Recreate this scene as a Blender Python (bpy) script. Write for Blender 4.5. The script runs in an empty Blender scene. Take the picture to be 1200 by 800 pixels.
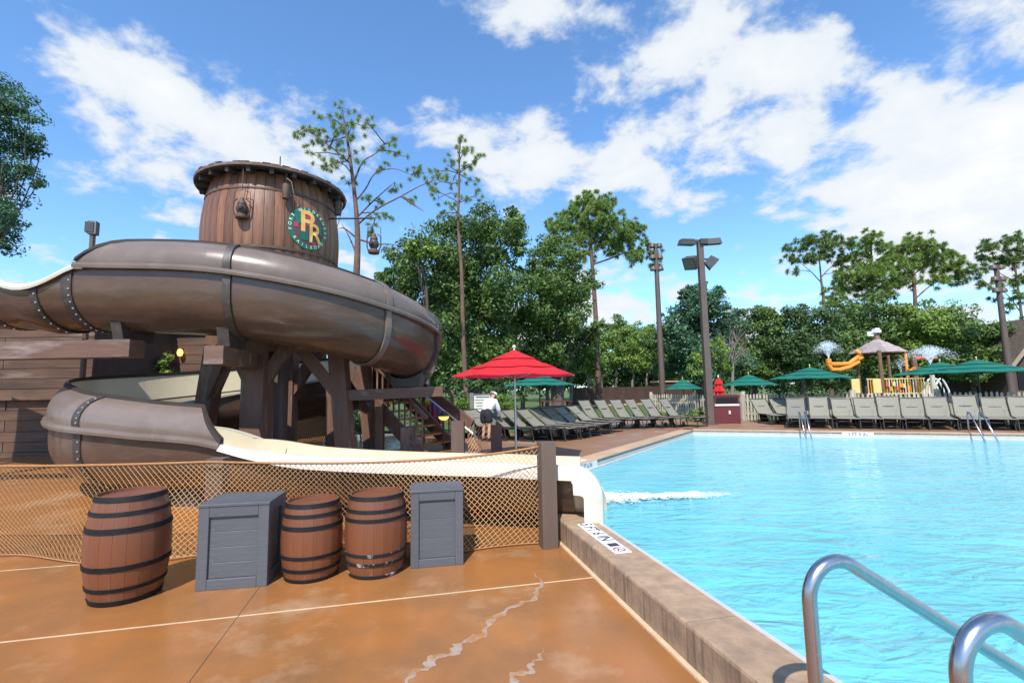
import bpy, bmesh, math, random
import numpy as np
from mathutils import Vector, Matrix

rnd = random.Random(7)
scene = bpy.context.scene
col = scene.collection
R = math.radians
PI = math.pi

# ------------------------------------------------------------------ camera
EYE = Vector((0.0, 0.0, 1.62))
FPX = 560.0                       # focal length in pixels of the 1200 x 800 photograph
PITCH = math.atan(57.0 / FPX)
ROLL = R(1.0)
_F = Vector((0, math.cos(PITCH), math.sin(PITCH)))
_R0 = Vector((1, 0, 0)); _U0 = Vector((0, -math.sin(PITCH), math.cos(PITCH)))
_Rt = _R0 * math.cos(ROLL) - _U0 * math.sin(ROLL)
_Up = _R0 * math.sin(ROLL) + _U0 * math.cos(ROLL)
cd = bpy.data.cameras.new('camera'); cam = bpy.data.objects.new('camera', cd); col.objects.link(cam)
cd.sensor_width = 36.0; cd.lens = FPX / 1200 * 36.0; cd.clip_start = 0.05; cd.clip_end = 3000
cam.matrix_world = Matrix(((_Rt.x, _Up.x, -_F.x, EYE.x), (_Rt.y, _Up.y, -_F.y, EYE.y), (_Rt.z, _Up.z, -_F.z, EYE.z), (0, 0, 0, 1)))
scene.camera = cam

def ray(px, py):
    return (_F * FPX + _Rt * (px - 600) - _Up * (py - 400)).normalized()
def G(px, py, z=0.0):             # pixel -> point on the level z
    d = ray(px, py); t = (z - EYE.z) / d.z
    return EYE + d * t
def D(px, py, y):                 # pixel -> point at distance y in front
    d = ray(px, py); return EYE + d * (y / d.y)
def XY(px, y, z=0.0):             # point of height z at distance y that shows at column px
    py = 457.0
    for _ in range(6):
        p = D(px, py, y); py += (p.z - z) * FPX / y
    return D(px, py, y)

# ------------------------------------------------------------------ world, sun, exposure
SUN_EL, SUN_DIR = R(51), Vector((-0.20, -0.98, 0)).normalized()      # direction towards the sun (plan)
w = bpy.data.worlds.new('World'); scene.world = w; w.use_nodes = True
nt = w.node_tree; N = nt.nodes; L = nt.links; N.clear()
def wn(t, **k):
    n = N.new(t)
    for a, b in k.items(): setattr(n, a, b)
    return n
def wmath(op, a, b=None, c=None):
    n = wn('ShaderNodeMath', operation=op)
    for i, v in enumerate((a, b, c)):
        if v is None: continue
        if isinstance(v, (int, float)): n.inputs[i].default_value = v
        else: L.new(v, n.inputs[i])
    return n.outputs[0]
sky = wn('ShaderNodeTexSky', sky_type='NISHITA', sun_disc=False)
sky.sun_elevation = SUN_EL
sky.sun_rotation = math.atan2(SUN_DIR.x, SUN_DIR.y)
sky.air_density = 1.0; sky.dust_density = 0.35; sky.ozone_density = 3.0
tc = wn('ShaderNodeTexCoord'); sep = wn('ShaderNodeSeparateXYZ'); L.new(tc.outputs['Generated'], sep.inputs[0])
zz = wmath('ADD', wmath('MAXIMUM', sep.outputs[2], 0.0), 0.30)
cu = wmath('DIVIDE', sep.outputs[0], zz); cv = wmath('DIVIDE', sep.outputs[1], zz)
cmb = wn('ShaderNodeCombineXYZ'); L.new(cu, cmb.inputs[0]); L.new(cv, cmb.inputs[1])
def wnoise(scale, detail, rough, dist=0.0, off=(0, 0, 0), sc=(1, 1, 1)):
    m = wn('ShaderNodeMapping'); m.inputs['Location'].default_value = off; m.inputs['Scale'].default_value = sc
    L.new(cmb.outputs[0], m.inputs[0])
    n = wn('ShaderNodeTexNoise'); n.inputs['Scale'].default_value = scale; n.inputs['Detail'].default_value = detail
    n.inputs['Roughness'].default_value = rough; n.inputs['Distortion'].default_value = dist
    L.new(m.outputs[0], n.inputs['Vector']); return n.outputs[0]
def uv_of(px, py):
    d = ray(px, py); k = max(d.z, 0) + 0.30; return d.x / k, d.y / k
def cloud_patch(p0, p1, wid, amp):          # a bank of cloud lying along p0 - p1 (pixels give the two directions)
    a = Vector(uv_of(*p0)); b = Vector(uv_of(*p1)); c = (a + b) / 2; h = max((b - a).length / 2, wid) + wid * .5
    ang = math.atan2(b.y - a.y, b.x - a.x)
    m = wn('ShaderNodeMapping', vector_type='TEXTURE')
    m.inputs['Location'].default_value = (c.x, c.y, 0); m.inputs['Rotation'].default_value = (0, 0, ang)
    m.inputs['Scale'].default_value = (h, wid, 1); L.new(cmb.outputs[0], m.inputs[0])
    ln = wn('ShaderNodeVectorMath', operation='LENGTH'); L.new(m.outputs[0], ln.inputs[0])
    mr = wn('ShaderNodeMapRange', interpolation_type='SMOOTHSTEP')
    mr.inputs['From Min'].default_value = 0.0; mr.inputs['From Max'].default_value = 1.5
    mr.inputs['To Min'].default_value = amp; mr.inputs['To Max'].default_value = 0.0
    L.new(ln.outputs['Value'], mr.inputs['Value']); return mr.outputs[0]
big = wnoise(1.7, 10, 0.58, 0.1, (3.1, 1.7, 0.4))
fine = wnoise(6.2, 9, 0.60, 0.15, (7.7, 2.2, 1.1))
dens = wmath('ADD', wmath('MULTIPLY', big, 0.56), wmath('MULTIPLY', fine, 0.44))
for a in (((20, 30), (340, 180), .12, .15), ((520, 0), (670, 15), .10, .17), ((480, 140), (640, 190), .14, .13),
          ((690, 95), (850, 60), .08, .06), ((850, 110), (960, 30), .07, .05), ((1090, 170), (1230, 60), .30, .18),
          ((560, 215), (900, 235), .13, .12), ((800, 290), (1200, 270), .32, .085), ((700, 170), (900, 180), .10, .05),
          ((1060, 320), (1300, 250), .45, .10), ((20, 290), (140, 300), .12, .06)):
    dens = wmath('ADD', dens, cloud_patch(*a))
hz = wn('ShaderNodeMapRange', interpolation_type='SMOOTHSTEP'); L.new(sep.outputs[2], hz.inputs['Value'])      # distant cloud layers stack up towards the horizon
hz.inputs['From Min'].default_value = 0.02; hz.inputs['From Max'].default_value = 0.30; hz.inputs['To Min'].default_value = 0.095; hz.inputs['To Max'].default_value = 0.0
dens = wmath('ADD', dens, hz.outputs[0])
cl = wn('ShaderNodeMapRange', interpolation_type='SMOOTHSTEP'); L.new(dens, cl.inputs['Value'])
cl.inputs['From Min'].default_value = 0.525; cl.inputs['From Max'].default_value = 0.615
cl.inputs['To Max'].default_value = 0.97
ccol = wn('ShaderNodeMixRGB'); ccol.inputs[1].default_value = (3.5, 3.75, 4.0, 1); ccol.inputs[2].default_value = (4.4, 4.42, 4.45, 1)
cs = wn('ShaderNodeMapRange'); L.new(dens, cs.inputs['Value']); cs.inputs['From Min'].default_value = .58; cs.inputs['From Max'].default_value = .78
L.new(cs.outputs[0], ccol.inputs[0])
tint = wn('ShaderNodeMixRGB', blend_type='MULTIPLY'); tint.inputs[0].default_value = 1.0
L.new(sky.outputs[0], tint.inputs[1]); tint.inputs[2].default_value = (.76, 1.0, 1.16, 1)
smix = wn('ShaderNodeMixRGB'); L.new(cl.outputs[0], smix.inputs[0]); L.new(tint.outputs[0], smix.inputs[1]); L.new(ccol.outputs[0], smix.inputs[2])
bgn = wn('ShaderNodeBackground'); bgn.inputs['Strength'].default_value = 0.15; L.new(smix.outputs[0], bgn.inputs[0])
wo = wn('ShaderNodeOutputWorld'); L.new(bgn.outputs[0], wo.inputs[0])

sd = bpy.data.lights.new('sun', 'SUN'); sd.energy = 3.9; sd.angle = R(0.55); sd.color = (1.0, 0.95, 0.87)
so = bpy.data.objects.new('sun', sd); col.objects.link(so)
tosun = Vector((SUN_DIR.x * math.cos(SUN_EL), SUN_DIR.y * math.cos(SUN_EL), math.sin(SUN_EL)))
so.rotation_euler = tosun.to_track_quat('Z', 'Y').to_euler(); so.location = (-6, -20, 26)

scene.view_settings.view_transform = 'Standard'; scene.view_settings.look = 'None'
scene.view_settings.gamma = 1.0; scene.view_settings.use_curve_mapping = False
scene.view_settings.exposure = 0.66
scene.render.engine = 'CYCLES'
scene.render.resolution_x = 1024; scene.render.resolution_y = 682

# ------------------------------------------------------------------ materials
def lin(r, g, b):
    f = lambda c: ((c / 255 + .055) / 1.055) ** 2.4 if c > 10 else c / 255 / 12.92
    return (f(r), f(g), f(b))
MATS = {}
def mat(name, c1, c2=None, scale=6.0, rough=.6, bump=0.0, bscale=None, metal=0.0, stretch=(1, 1, 1), c3=None, c3scale=2.0, c3lo=.55, c3hi=.7,
        island=0.0, spec=.5, coat=0.0, transl=None, detail=6, rvar=0.0, bdist=0.01, streak=None):
    m = bpy.data.materials.new(name); m.use_nodes = True; MATS[name] = m
    t = m.node_tree; n = t.nodes; l = t.links; b = n['Principled BSDF']; out = n['Material Output']
    b.inputs['Roughness'].default_value = rough; b.inputs['Metallic'].default_value = metal
    b.inputs['Specular IOR Level'].default_value = spec; b.inputs['Coat Weight'].default_value = coat; b.inputs['Coat Roughness'].default_value = .12
    tcn = n.new('ShaderNodeTexCoord'); mp = n.new('ShaderNodeMapping'); mp.inputs['Scale'].default_value = stretch
    l.new(tcn.outputs['Object'], mp.inputs[0])
    c2 = c2 or tuple(x * .8 for x in c1)
    nz = n.new('ShaderNodeTexNoise'); nz.inputs['Scale'].default_value = scale; nz.inputs['Detail'].default_value = detail; nz.inputs['Roughness'].default_value = .6
    l.new(mp.outputs[0], nz.inputs['Vector'])
    mr = n.new('ShaderNodeMapRange'); mr.inputs['From Min'].default_value = .32; mr.inputs['From Max'].default_value = .68
    l.new(nz.outputs[0], mr.inputs[0])
    mx = n.new('ShaderNodeMixRGB'); mx.inputs[1].default_value = (*c1, 1); mx.inputs[2].default_value = (*c2, 1); l.new(mr.outputs[0], mx.inputs[0])
    c = mx.outputs[0]
    if c3:
        n3 = n.new('ShaderNodeTexNoise'); n3.inputs['Scale'].default_value = c3scale; n3.inputs['Detail'].default_value = 8; n3.inputs['Roughness'].default_value = .65
        l.new(mp.outputs[0], n3.inputs['Vector'])
        m3 = n.new('ShaderNodeMapRange'); m3.inputs['From Min'].default_value = c3lo; m3.inputs['From Max'].default_value = c3hi; l.new(n3.outputs[0], m3.inputs[0])
        x3 = n.new('ShaderNodeMixRGB'); l.new(m3.outputs[0], x3.inputs[0]); l.new(c, x3.inputs[1]); x3.inputs[2].default_value = (*c3, 1); c = x3.outputs[0]
    if streak:
        ms_ = n.new('ShaderNodeMapping'); ms_.inputs['Scale'].default_value = (9, 9, .5); l.new(tcn.outputs['Object'], ms_.inputs[0])
        ns_ = n.new('ShaderNodeTexNoise'); ns_.inputs['Scale'].default_value = 2.2; ns_.inputs['Detail'].default_value = 7; l.new(ms_.outputs[0], ns_.inputs['Vector'])
        rs_ = n.new('ShaderNodeMapRange'); rs_.inputs['From Min'].default_value = .50; rs_.inputs['From Max'].default_value = .68; rs_.inputs['To Max'].default_value = .75; l.new(ns_.outputs[0], rs_.inputs[0])
        gn_ = n.new('ShaderNodeNewGeometry'); sx_ = n.new('ShaderNodeSeparateXYZ'); l.new(gn_.outputs['True Normal'], sx_.inputs[0]); iv_ = n.new('ShaderNodeMath'); iv_.operation = 'SUBTRACT'; iv_.inputs[0].default_value = 1.0; l.new(sx_.outputs[2], iv_.inputs[1]); mu_ = n.new('ShaderNodeMath'); mu_.operation = 'MULTIPLY'; mu_.use_clamp = True; l.new(iv_.outputs[0], mu_.inputs[0]); l.new(rs_.outputs[0], mu_.inputs[1])
        xs_ = n.new('ShaderNodeMixRGB'); l.new(mu_.outputs[0], xs_.inputs[0]); l.new(c, xs_.inputs[1]); xs_.inputs[2].default_value = (*streak, 1); c = xs_.outputs[0]
    if island:
        ge = n.new('ShaderNodeNewGeometry'); oi = n.new('ShaderNodeObjectInfo')
        ad = n.new('ShaderNodeMath'); ad.operation = 'ADD'; l.new(ge.outputs['Random Per Island'], ad.inputs[0]); l.new(oi.outputs['Random'], ad.inputs[1])
        fr = n.new('ShaderNodeMath'); fr.operation = 'FRACT'; l.new(ad.outputs[0], fr.inputs[0])
        ir = n.new('ShaderNodeMapRange'); ir.inputs['To Min'].default_value = 1 - island; ir.inputs['To Max'].default_value = 1 + island * .8; l.new(fr.outputs[0], ir.inputs[0])
        hs = n.new('ShaderNodeHueSaturation'); l.new(ir.outputs[0], hs.inputs['Value']); l.new(c, hs.inputs['Color'])
        c = hs.outputs[0]
    l.new(c, b.inputs['Base Color'])
    if rvar:
        rr = n.new('ShaderNodeMapRange'); rr.inputs['To Min'].default_value = max(.02, rough - rvar); rr.inputs['To Max'].default_value = min(1, rough + rvar); l.new(mr.outputs[0], rr.inputs[0]); l.new(rr.outputs[0], b.inputs['Roughness'])
    if bump:
        nb = n.new('ShaderNodeTexNoise'); nb.inputs['Scale'].default_value = bscale or scale * 4; nb.inputs['Detail'].default_value = 5
        l.new(mp.outputs[0], nb.inputs['Vector'])
        bp = n.new('ShaderNodeBump'); bp.inputs['Strength'].default_value = bump; bp.inputs['Distance'].default_value = bdist; l.new(nb.outputs[0], bp.inputs['Height']); l.new(bp.outputs[0], b.inputs['Normal'])
    if transl:
        tr = n.new('ShaderNodeBsdfTranslucent'); ms = n.new('ShaderNodeMixShader'); ms.inputs[0].default_value = transl
        hs2 = n.new('ShaderNodeHueSaturation'); hs2.inputs['Value'].default_value = 1.5; hs2.inputs['Hue'].default_value = .485; l.new(c, hs2.inputs['Color']); l.new(hs2.outputs[0], tr.inputs[0])
        l.new(b.outputs[0], ms.inputs[1]); l.new(tr.outputs[0], ms.inputs[2]); l.new(ms.outputs[0], out.inputs[0])
    return m

mat('deck_concrete', (.375, .143, .040), (.215, .100, .036), 1.25, .24, .35, 70, c3=(.44, .29, .17), c3scale=.95, c3lo=.54, c3hi=.76, rvar=.22, detail=9, bdist=.003)
mat('far_deck', (.30, .150, .075), (.22, .120, .07), 1.0, .45, .2, 50, c3=(.37, .30, .27), c3scale=.6, c3lo=.55, c3hi=.7, rvar=.2, detail=8, bdist=.003)
mat('joint_cream', (.58, .43, .27), (.48, .34, .20), 8, .8)
mat('joint_dark', (.06, .045, .035), None, 8, .9)
mat('crack_filler', (.37, .29, .24), (.33, .22, .15), 7, .3, c3=(.34, .16, .06), c3scale=9, c3lo=.46, c3hi=.58)
mat('curb', (.41, .275, .172), (.27, .18, .115), 9, .8, .8, 55, c3=(.22, .155, .11), c3scale=5, c3lo=.52, c3hi=.75, island=.06, detail=9, bdist=.004, streak=(.10, .062, .040))
mat('coping_far', (.47, .31, .195), (.37, .255, .17), 3, .75, .3, 40, island=.1, bdist=.003)
mat('tile_band', (.36, .30, .235), (.29, .24, .19), 12, .4, island=.18)
mat('pool_white', (.50, .49, .46), (.42, .42, .40), 5, .35)
mat('plate_white', (.80, .80, .80), (.72, .72, .73), 20, .4)
mat('print_dark', (.045, .04, .06), None, 10, .5)
mat('print_red', (.45, .05, .05), None, 10, .5)
mat('soil', (.13, .095, .06), (.08, .06, .04), 2, .95, .5, 20)
mat('grass', (.055, .105, .020), (.085, .135, .030), 1.4, .95, .9, 60, c3=(.10, .12, .04), c3scale=.4, bdist=.03)
mat('stainless', (.50, .50, .51), (.42, .42, .44), 25, .27, metal=1.0, rvar=.05)
mat('aluminium', (.50, .51, .53), (.42, .43, .45), 30, .35, metal=.9)
mat('barrel_paint', (.185, .064, .027), (.145, .050, .023), 3.2, .36, .2, 18, stretch=(6, 6, .8), island=.05, bdist=.004, rvar=.08)
mat('hoop_black', (.008, .008, .009), (.016, .016, .017), 14, .6, .15, 60, bdist=.002, spec=.2)
mat('hoop_peeled', (.014, .014, .016), (.02, .02, .022), 14, .6, c3=(.42, .41, .39), c3scale=11, c3lo=.54, c3hi=.66, spec=.25)
mat('crate_paint', (.098, .102, .114), (.078, .082, .092), 5, .55, .3, 22, stretch=(.6, .6, 5), island=.06, bdist=.004, c3=(.14, .143, .15), c3scale=3.5, c3lo=.60, c3hi=.8)
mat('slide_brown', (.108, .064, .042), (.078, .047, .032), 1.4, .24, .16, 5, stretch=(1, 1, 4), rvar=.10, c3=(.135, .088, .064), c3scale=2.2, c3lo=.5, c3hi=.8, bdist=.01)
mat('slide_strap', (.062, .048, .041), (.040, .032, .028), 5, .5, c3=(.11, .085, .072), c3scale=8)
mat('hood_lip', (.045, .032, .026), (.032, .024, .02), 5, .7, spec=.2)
mat('slide_hood', (.185, .138, .112), (.145, .107, .086), 1.6, .26, .06, 5, rvar=.10, bdist=.01, c3=(.215, .165, .138), c3scale=2.5, c3lo=.5, c3hi=.8)  # lighter than the hull: sky light on the upward-facing hood put into the colour
mat('slide_cream', (.62, .55, .40), (.54, .47, .33), 1.6, .30, c3=(.5, .42, .28), c3scale=1.1, c3lo=.6, c3hi=.85)
mat('rim_cream', (.64, .60, .50), (.56, .52, .42), 2.5, .4)
mat('steel_dark', (.05, .045, .042), (.08, .07, .062), 9, .45, metal=.4)
mat('bolt', (.45, .42, .38), None, 20, .4, metal=.8)
mat('timber', (.175, .086, .052), (.085, .043, .028), 3.0, .62, .5, 16, stretch=(1.2, 1.2, .25), c3=(.30, .225, .19), c3scale=3.0, c3lo=.52, c3hi=.72, island=.08, bdist=.01)
mat('timber_h', (.17, .088, .056), (.09, .047, .032), 3.0, .6, .5, 16, stretch=(.25, 1.2, 1.2), c3=(.30, .225, .19), c3scale=3.0, c3lo=.52, c3hi=.72, island=.08, bdist=.01)
mat('plank_wall', (.130, .070, .042), (.060, .033, .021), 2.5, .7, .5, 14, stretch=(.3, 1.5, 1.8), c3=(.19, .135, .10), c3scale=2.2, island=.16, bdist=.008)
mat('stave', (.285, .122, .056), (.150, .062, .031), 2.6, .42, .4, 12, stretch=(3.5, 3.5, .35), c3=(.060, .030, .018), c3scale=2.4, c3lo=.50, c3hi=.72, island=.34, bdist=.008, rvar=.1)
mat('shingle', (.11, .08, .055), (.06, .045, .035), 5, .9, .6, 12, c3=(.13, .13, .05), c3scale=3, island=.3)
mat('eave_wood', (.065, .045, .036), (.042, .03, .025), 4, .75, .3)
mat('emblem_green', (.010, .15, .098), (.016, .12, .08), 6, .5)
mat('emblem_dark', (.085, .06, .07), (.13, .055, .06), 3.5, .6)
mat('emblem_yellow', (.82, .52, .12), (.70, .30, .08), 5, .5)
mat('emblem_pink', (.45, .06, .10), None, 5, .5)
mat('emblem_text', (.72, .80, .50), None, 5, .5)
mat('rusty_iron', (.085, .055, .04), (.14, .085, .055), 12, .7, .4, 40, metal=.3)
mat('amber_glass', (.10, .03, .02), None, 10, .2)
mat('rope_net', (.58, .34, .15), (.46, .25, .10), 30, .85)
mat('rope_net_far', (.50, .25, .09), (.40, .19, .065), 30, .85)
mat('rope_top', (.42, .20, .075), (.30, .14, .05), 60, .9, .6, 120)
mat('post_brown', (.135, .088, .064), (.10, .066, .049), 4, .7, .4, 20, stretch=(1, 1, .3), c3=(.40, .36, .32), c3scale=7, c3lo=.66, c3hi=.74, bdist=.006)
mat('red_canvas', (.62, .018, .022), (.54, .014, .018), 3, .75, .1, 40, transl=.25)
mat('green_canvas', (.005, .165, .118), (.004, .135, .098), 3, .75, .1, 40, transl=.2)
mat('brass', (.75, .48, .14), None, 10, .35, metal=.7)
mat('pole_dark', (.035, .025, .022), None, 8, .45)
mat('sling', (.225, .212, .160), (.185, .175, .134), 9, .7, .35, 90, stretch=(1, 4, 1), c3=(.15, .145, .115), c3scale=2.2, c3lo=.55, c3hi=.75, bdist=.004)
mat('sling_grey', (.185, .172, .140), (.145, .135, .11), 9, .7, .35, 90, stretch=(1, 4, 1), bdist=.004)
mat('lounger_frame', (.030, .024, .022), (.05, .042, .038), 9, .4, metal=.3)
mat('picket', (.47, .41, .33), (.33, .285, .225), 6, .85, .4, 20, stretch=(1, 1, .3), island=.25)
mat('brown_panel', (.085, .045, .034), (.06, .033, .026), 3, .7, island=.12)
mat('red_bin', (.125, .020, .022), (.10, .016, .018), 3, .4)
mat('pole_bronze', (.120, .082, .066), (.090, .064, .052), 3, .5)
mat('lamp_body', (.045, .042, .04), (.06, .055, .05), 10, .4)
mat('lamp_lens', (.17, .16, .13), None, 10, .15)
mat('play_orange', (.85, .30, .04), (.75, .24, .03), 4, .35)
mat('play_red', (.62, .10, .05), None, 4, .35)
mat('play_yellow', (.70, .56, .22), (.62, .48, .17), 4, .4)
mat('play_post', (.20, .105, .06), (.14, .075, .045), 5, .6)
mat('play_roof', (.36, .30, .29), (.24, .19, .185), 7, .8, island=.2)
mat('white_paint', (.78, .78, .76), None, 8, .45)
mat('board_white', (.66, .65, .60), (.56, .55, .50), 6, .6)
mat('board_grey', (.19, .19, .18), (.14, .14, .13), 6, .7)
mat('barn', (.095, .062, .048), (.07, .046, .036), 3, .8, stretch=(5, 5, .5))
mat('barn_trim', (.36, .27, .19), None, 4, .7)
mat('cloth_white', (.80, .81, .84), (.72, .74, .78), 8, .85, .2, 30)
mat('cloth_black', (.018, .019, .026), None, 8, .85, .2, 30)
mat('skin', (.52, .28, .18), (.47, .25, .16), 8, .55)
mat('hair', (.03, .02, .015), None, 8, .6)
mat('vest_red', (.6, .03, .04), None, 5, .6)
mat('vest_blue', (.03, .07, .42), None, 5, .6)
mat('vest_yellow', (.72, .62, .05), None, 5, .6)
mat('bark_pine', (.185, .105, .075), (.105, .062, .048), 3, .9, .8, 9, stretch=(2, 2, .6), bdist=.03)
mat('bark_oak', (.115, .090, .070), (.065, .05, .04), 4, .9, .8, 9, stretch=(2, 2, .5), bdist=.03)
mat('bark_grey', (.24, .20, .17), (.16, .13, .11), 4, .9, .6, 9, stretch=(2, 2, .5), bdist=.03)
mat('leaf_oak', (0.121, 0.196, 0.044), (0.079, 0.141, 0.035), .45, .55, island=.5, transl=.22, spec=.3)
mat('leaf_light', (0.205, 0.299, 0.057), (0.134, 0.222, 0.046), .5, .55, island=.5, transl=.26, spec=.3)
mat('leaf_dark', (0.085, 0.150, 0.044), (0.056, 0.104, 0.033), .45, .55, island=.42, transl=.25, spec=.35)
mat('leaf_blue', (0.072, 0.161, 0.072), (0.048, 0.117, 0.059), .45, .5, island=.42, transl=.22, spec=.4)
mat('leaf_grey', (.105, .115, .075), (.07, .082, .05), .6, .7, island=.4, transl=.25)
mat('leaf_shrub', (.185, .290, .028), (.115, .210, .025), 3, .5, island=.35, transl=.35)
mat('needle', (0.150, 0.256, 0.056), (0.242, 0.338, 0.064), .7, .5, island=.35, transl=.2)
mat('needle_dark', (0.109, 0.197, 0.056), (0.167, 0.260, 0.064), .6, .5, island=.35, transl=.2)
mat('foam', (.72, .76, .78), (.62, .70, .74), 9, .6, transl=.2)
mat('spray', (.86, .90, .93), None, 9, .5, transl=.5)
mat('warm_globe', (.85, .45, .15), None, 5, .3)
mat('cord', (.30, .26, .20), None, 5, .8)

# curb: vertical run-off streaks on its outer face are in the 'curb' blotches; water below
def water_material():
    m = bpy.data.materials.new('pool_water'); m.use_nodes = True; MATS['pool_water'] = m
    t = m.node_tree; n = t.nodes; l = t.links; b = n['Principled BSDF']
    tcn = n.new('ShaderNodeTexCoord')
    def nz(scale, detail, st, dist=0., rot=0.):
        mp = n.new('ShaderNodeMapping'); mp.inputs['Scale'].default_value = st; mp.inputs['Rotation'].default_value = (0, 0, rot); l.new(tcn.outputs['Object'], mp.inputs[0])
        q = n.new('ShaderNodeTexNoise'); q.inputs['Scale'].default_value = scale; q.inputs['Detail'].default_value = detail; q.inputs['Distortion'].default_value = dist
        q.inputs['Roughness'].default_value = .5
        l.new(mp.outputs[0], q.inputs['Vector']); return q.outputs[0]
    b.inputs['Base Color'].default_value = (.10, .42, .48, 1)
    cz = n.new('ShaderNodeMapRange'); l.new(nz(.35, 3, (1, 1, 1)), cz.inputs[0]); cz.inputs['From Min'].default_value = .35; cz.inputs['From Max'].default_value = .65
    cm = n.new('ShaderNodeMixRGB'); cm.inputs[1].default_value = (.105, .425, .495, 1); cm.inputs[2].default_value = (.150, .495, .55, 1); l.new(cz.outputs[0], cm.inputs[0]); l.new(cm.outputs[0], b.inputs['Base Color'])
    b.inputs['Roughness'].default_value = .04; b.inputs['IOR'].default_value = 1.33
    h1 = nz(1.15, 3, (1, 2.3, 1), .9, R(-8)); h2 = nz(4.2, 4, (1, 1.8, 1), 1.2, R(12))
    a = n.new('ShaderNodeMath'); a.operation = 'MULTIPLY_ADD'; l.new(h2, a.inputs[0]); a.inputs[1].default_value = .34; l.new(h1, a.inputs[2])
    bp = n.new('ShaderNodeBump'); bp.inputs['Strength'].default_value = 1.0; bp.inputs['Distance'].default_value = .095; l.new(a.outputs[0], bp.inputs['Height']); l.new(bp.outputs[0], b.inputs['Normal'])
    return m
water_material()
def foam_material():
    m = mat('foam_sheet', (.74, .79, .81), (.60, .72, .77), 7, .6, .5, 30); t = m.node_tree; n = t.nodes; l = t.links; b = n['Principled BSDF']
    at = n.new('ShaderNodeAttribute'); at.attribute_name = 'fade'; tcn = n.new('ShaderNodeTexCoord')
    z = n.new('ShaderNodeTexNoise'); z.inputs['Scale'].default_value = 9; z.inputs['Detail'].default_value = 8; z.inputs['Roughness'].default_value = .7; l.new(tcn.outputs['Object'], z.inputs['Vector'])
    a = n.new('ShaderNodeMath'); a.operation = 'ADD'; l.new(z.outputs[0], a.inputs[0]); l.new(at.outputs['Fac'], a.inputs[1])
    r = n.new('ShaderNodeMapRange'); r.inputs['From Min'].default_value = .78; r.inputs['From Max'].default_value = 1.15; l.new(a.outputs[0], r.inputs[0]); l.new(r.outputs[0], b.inputs['Alpha'])
foam_material()

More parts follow.
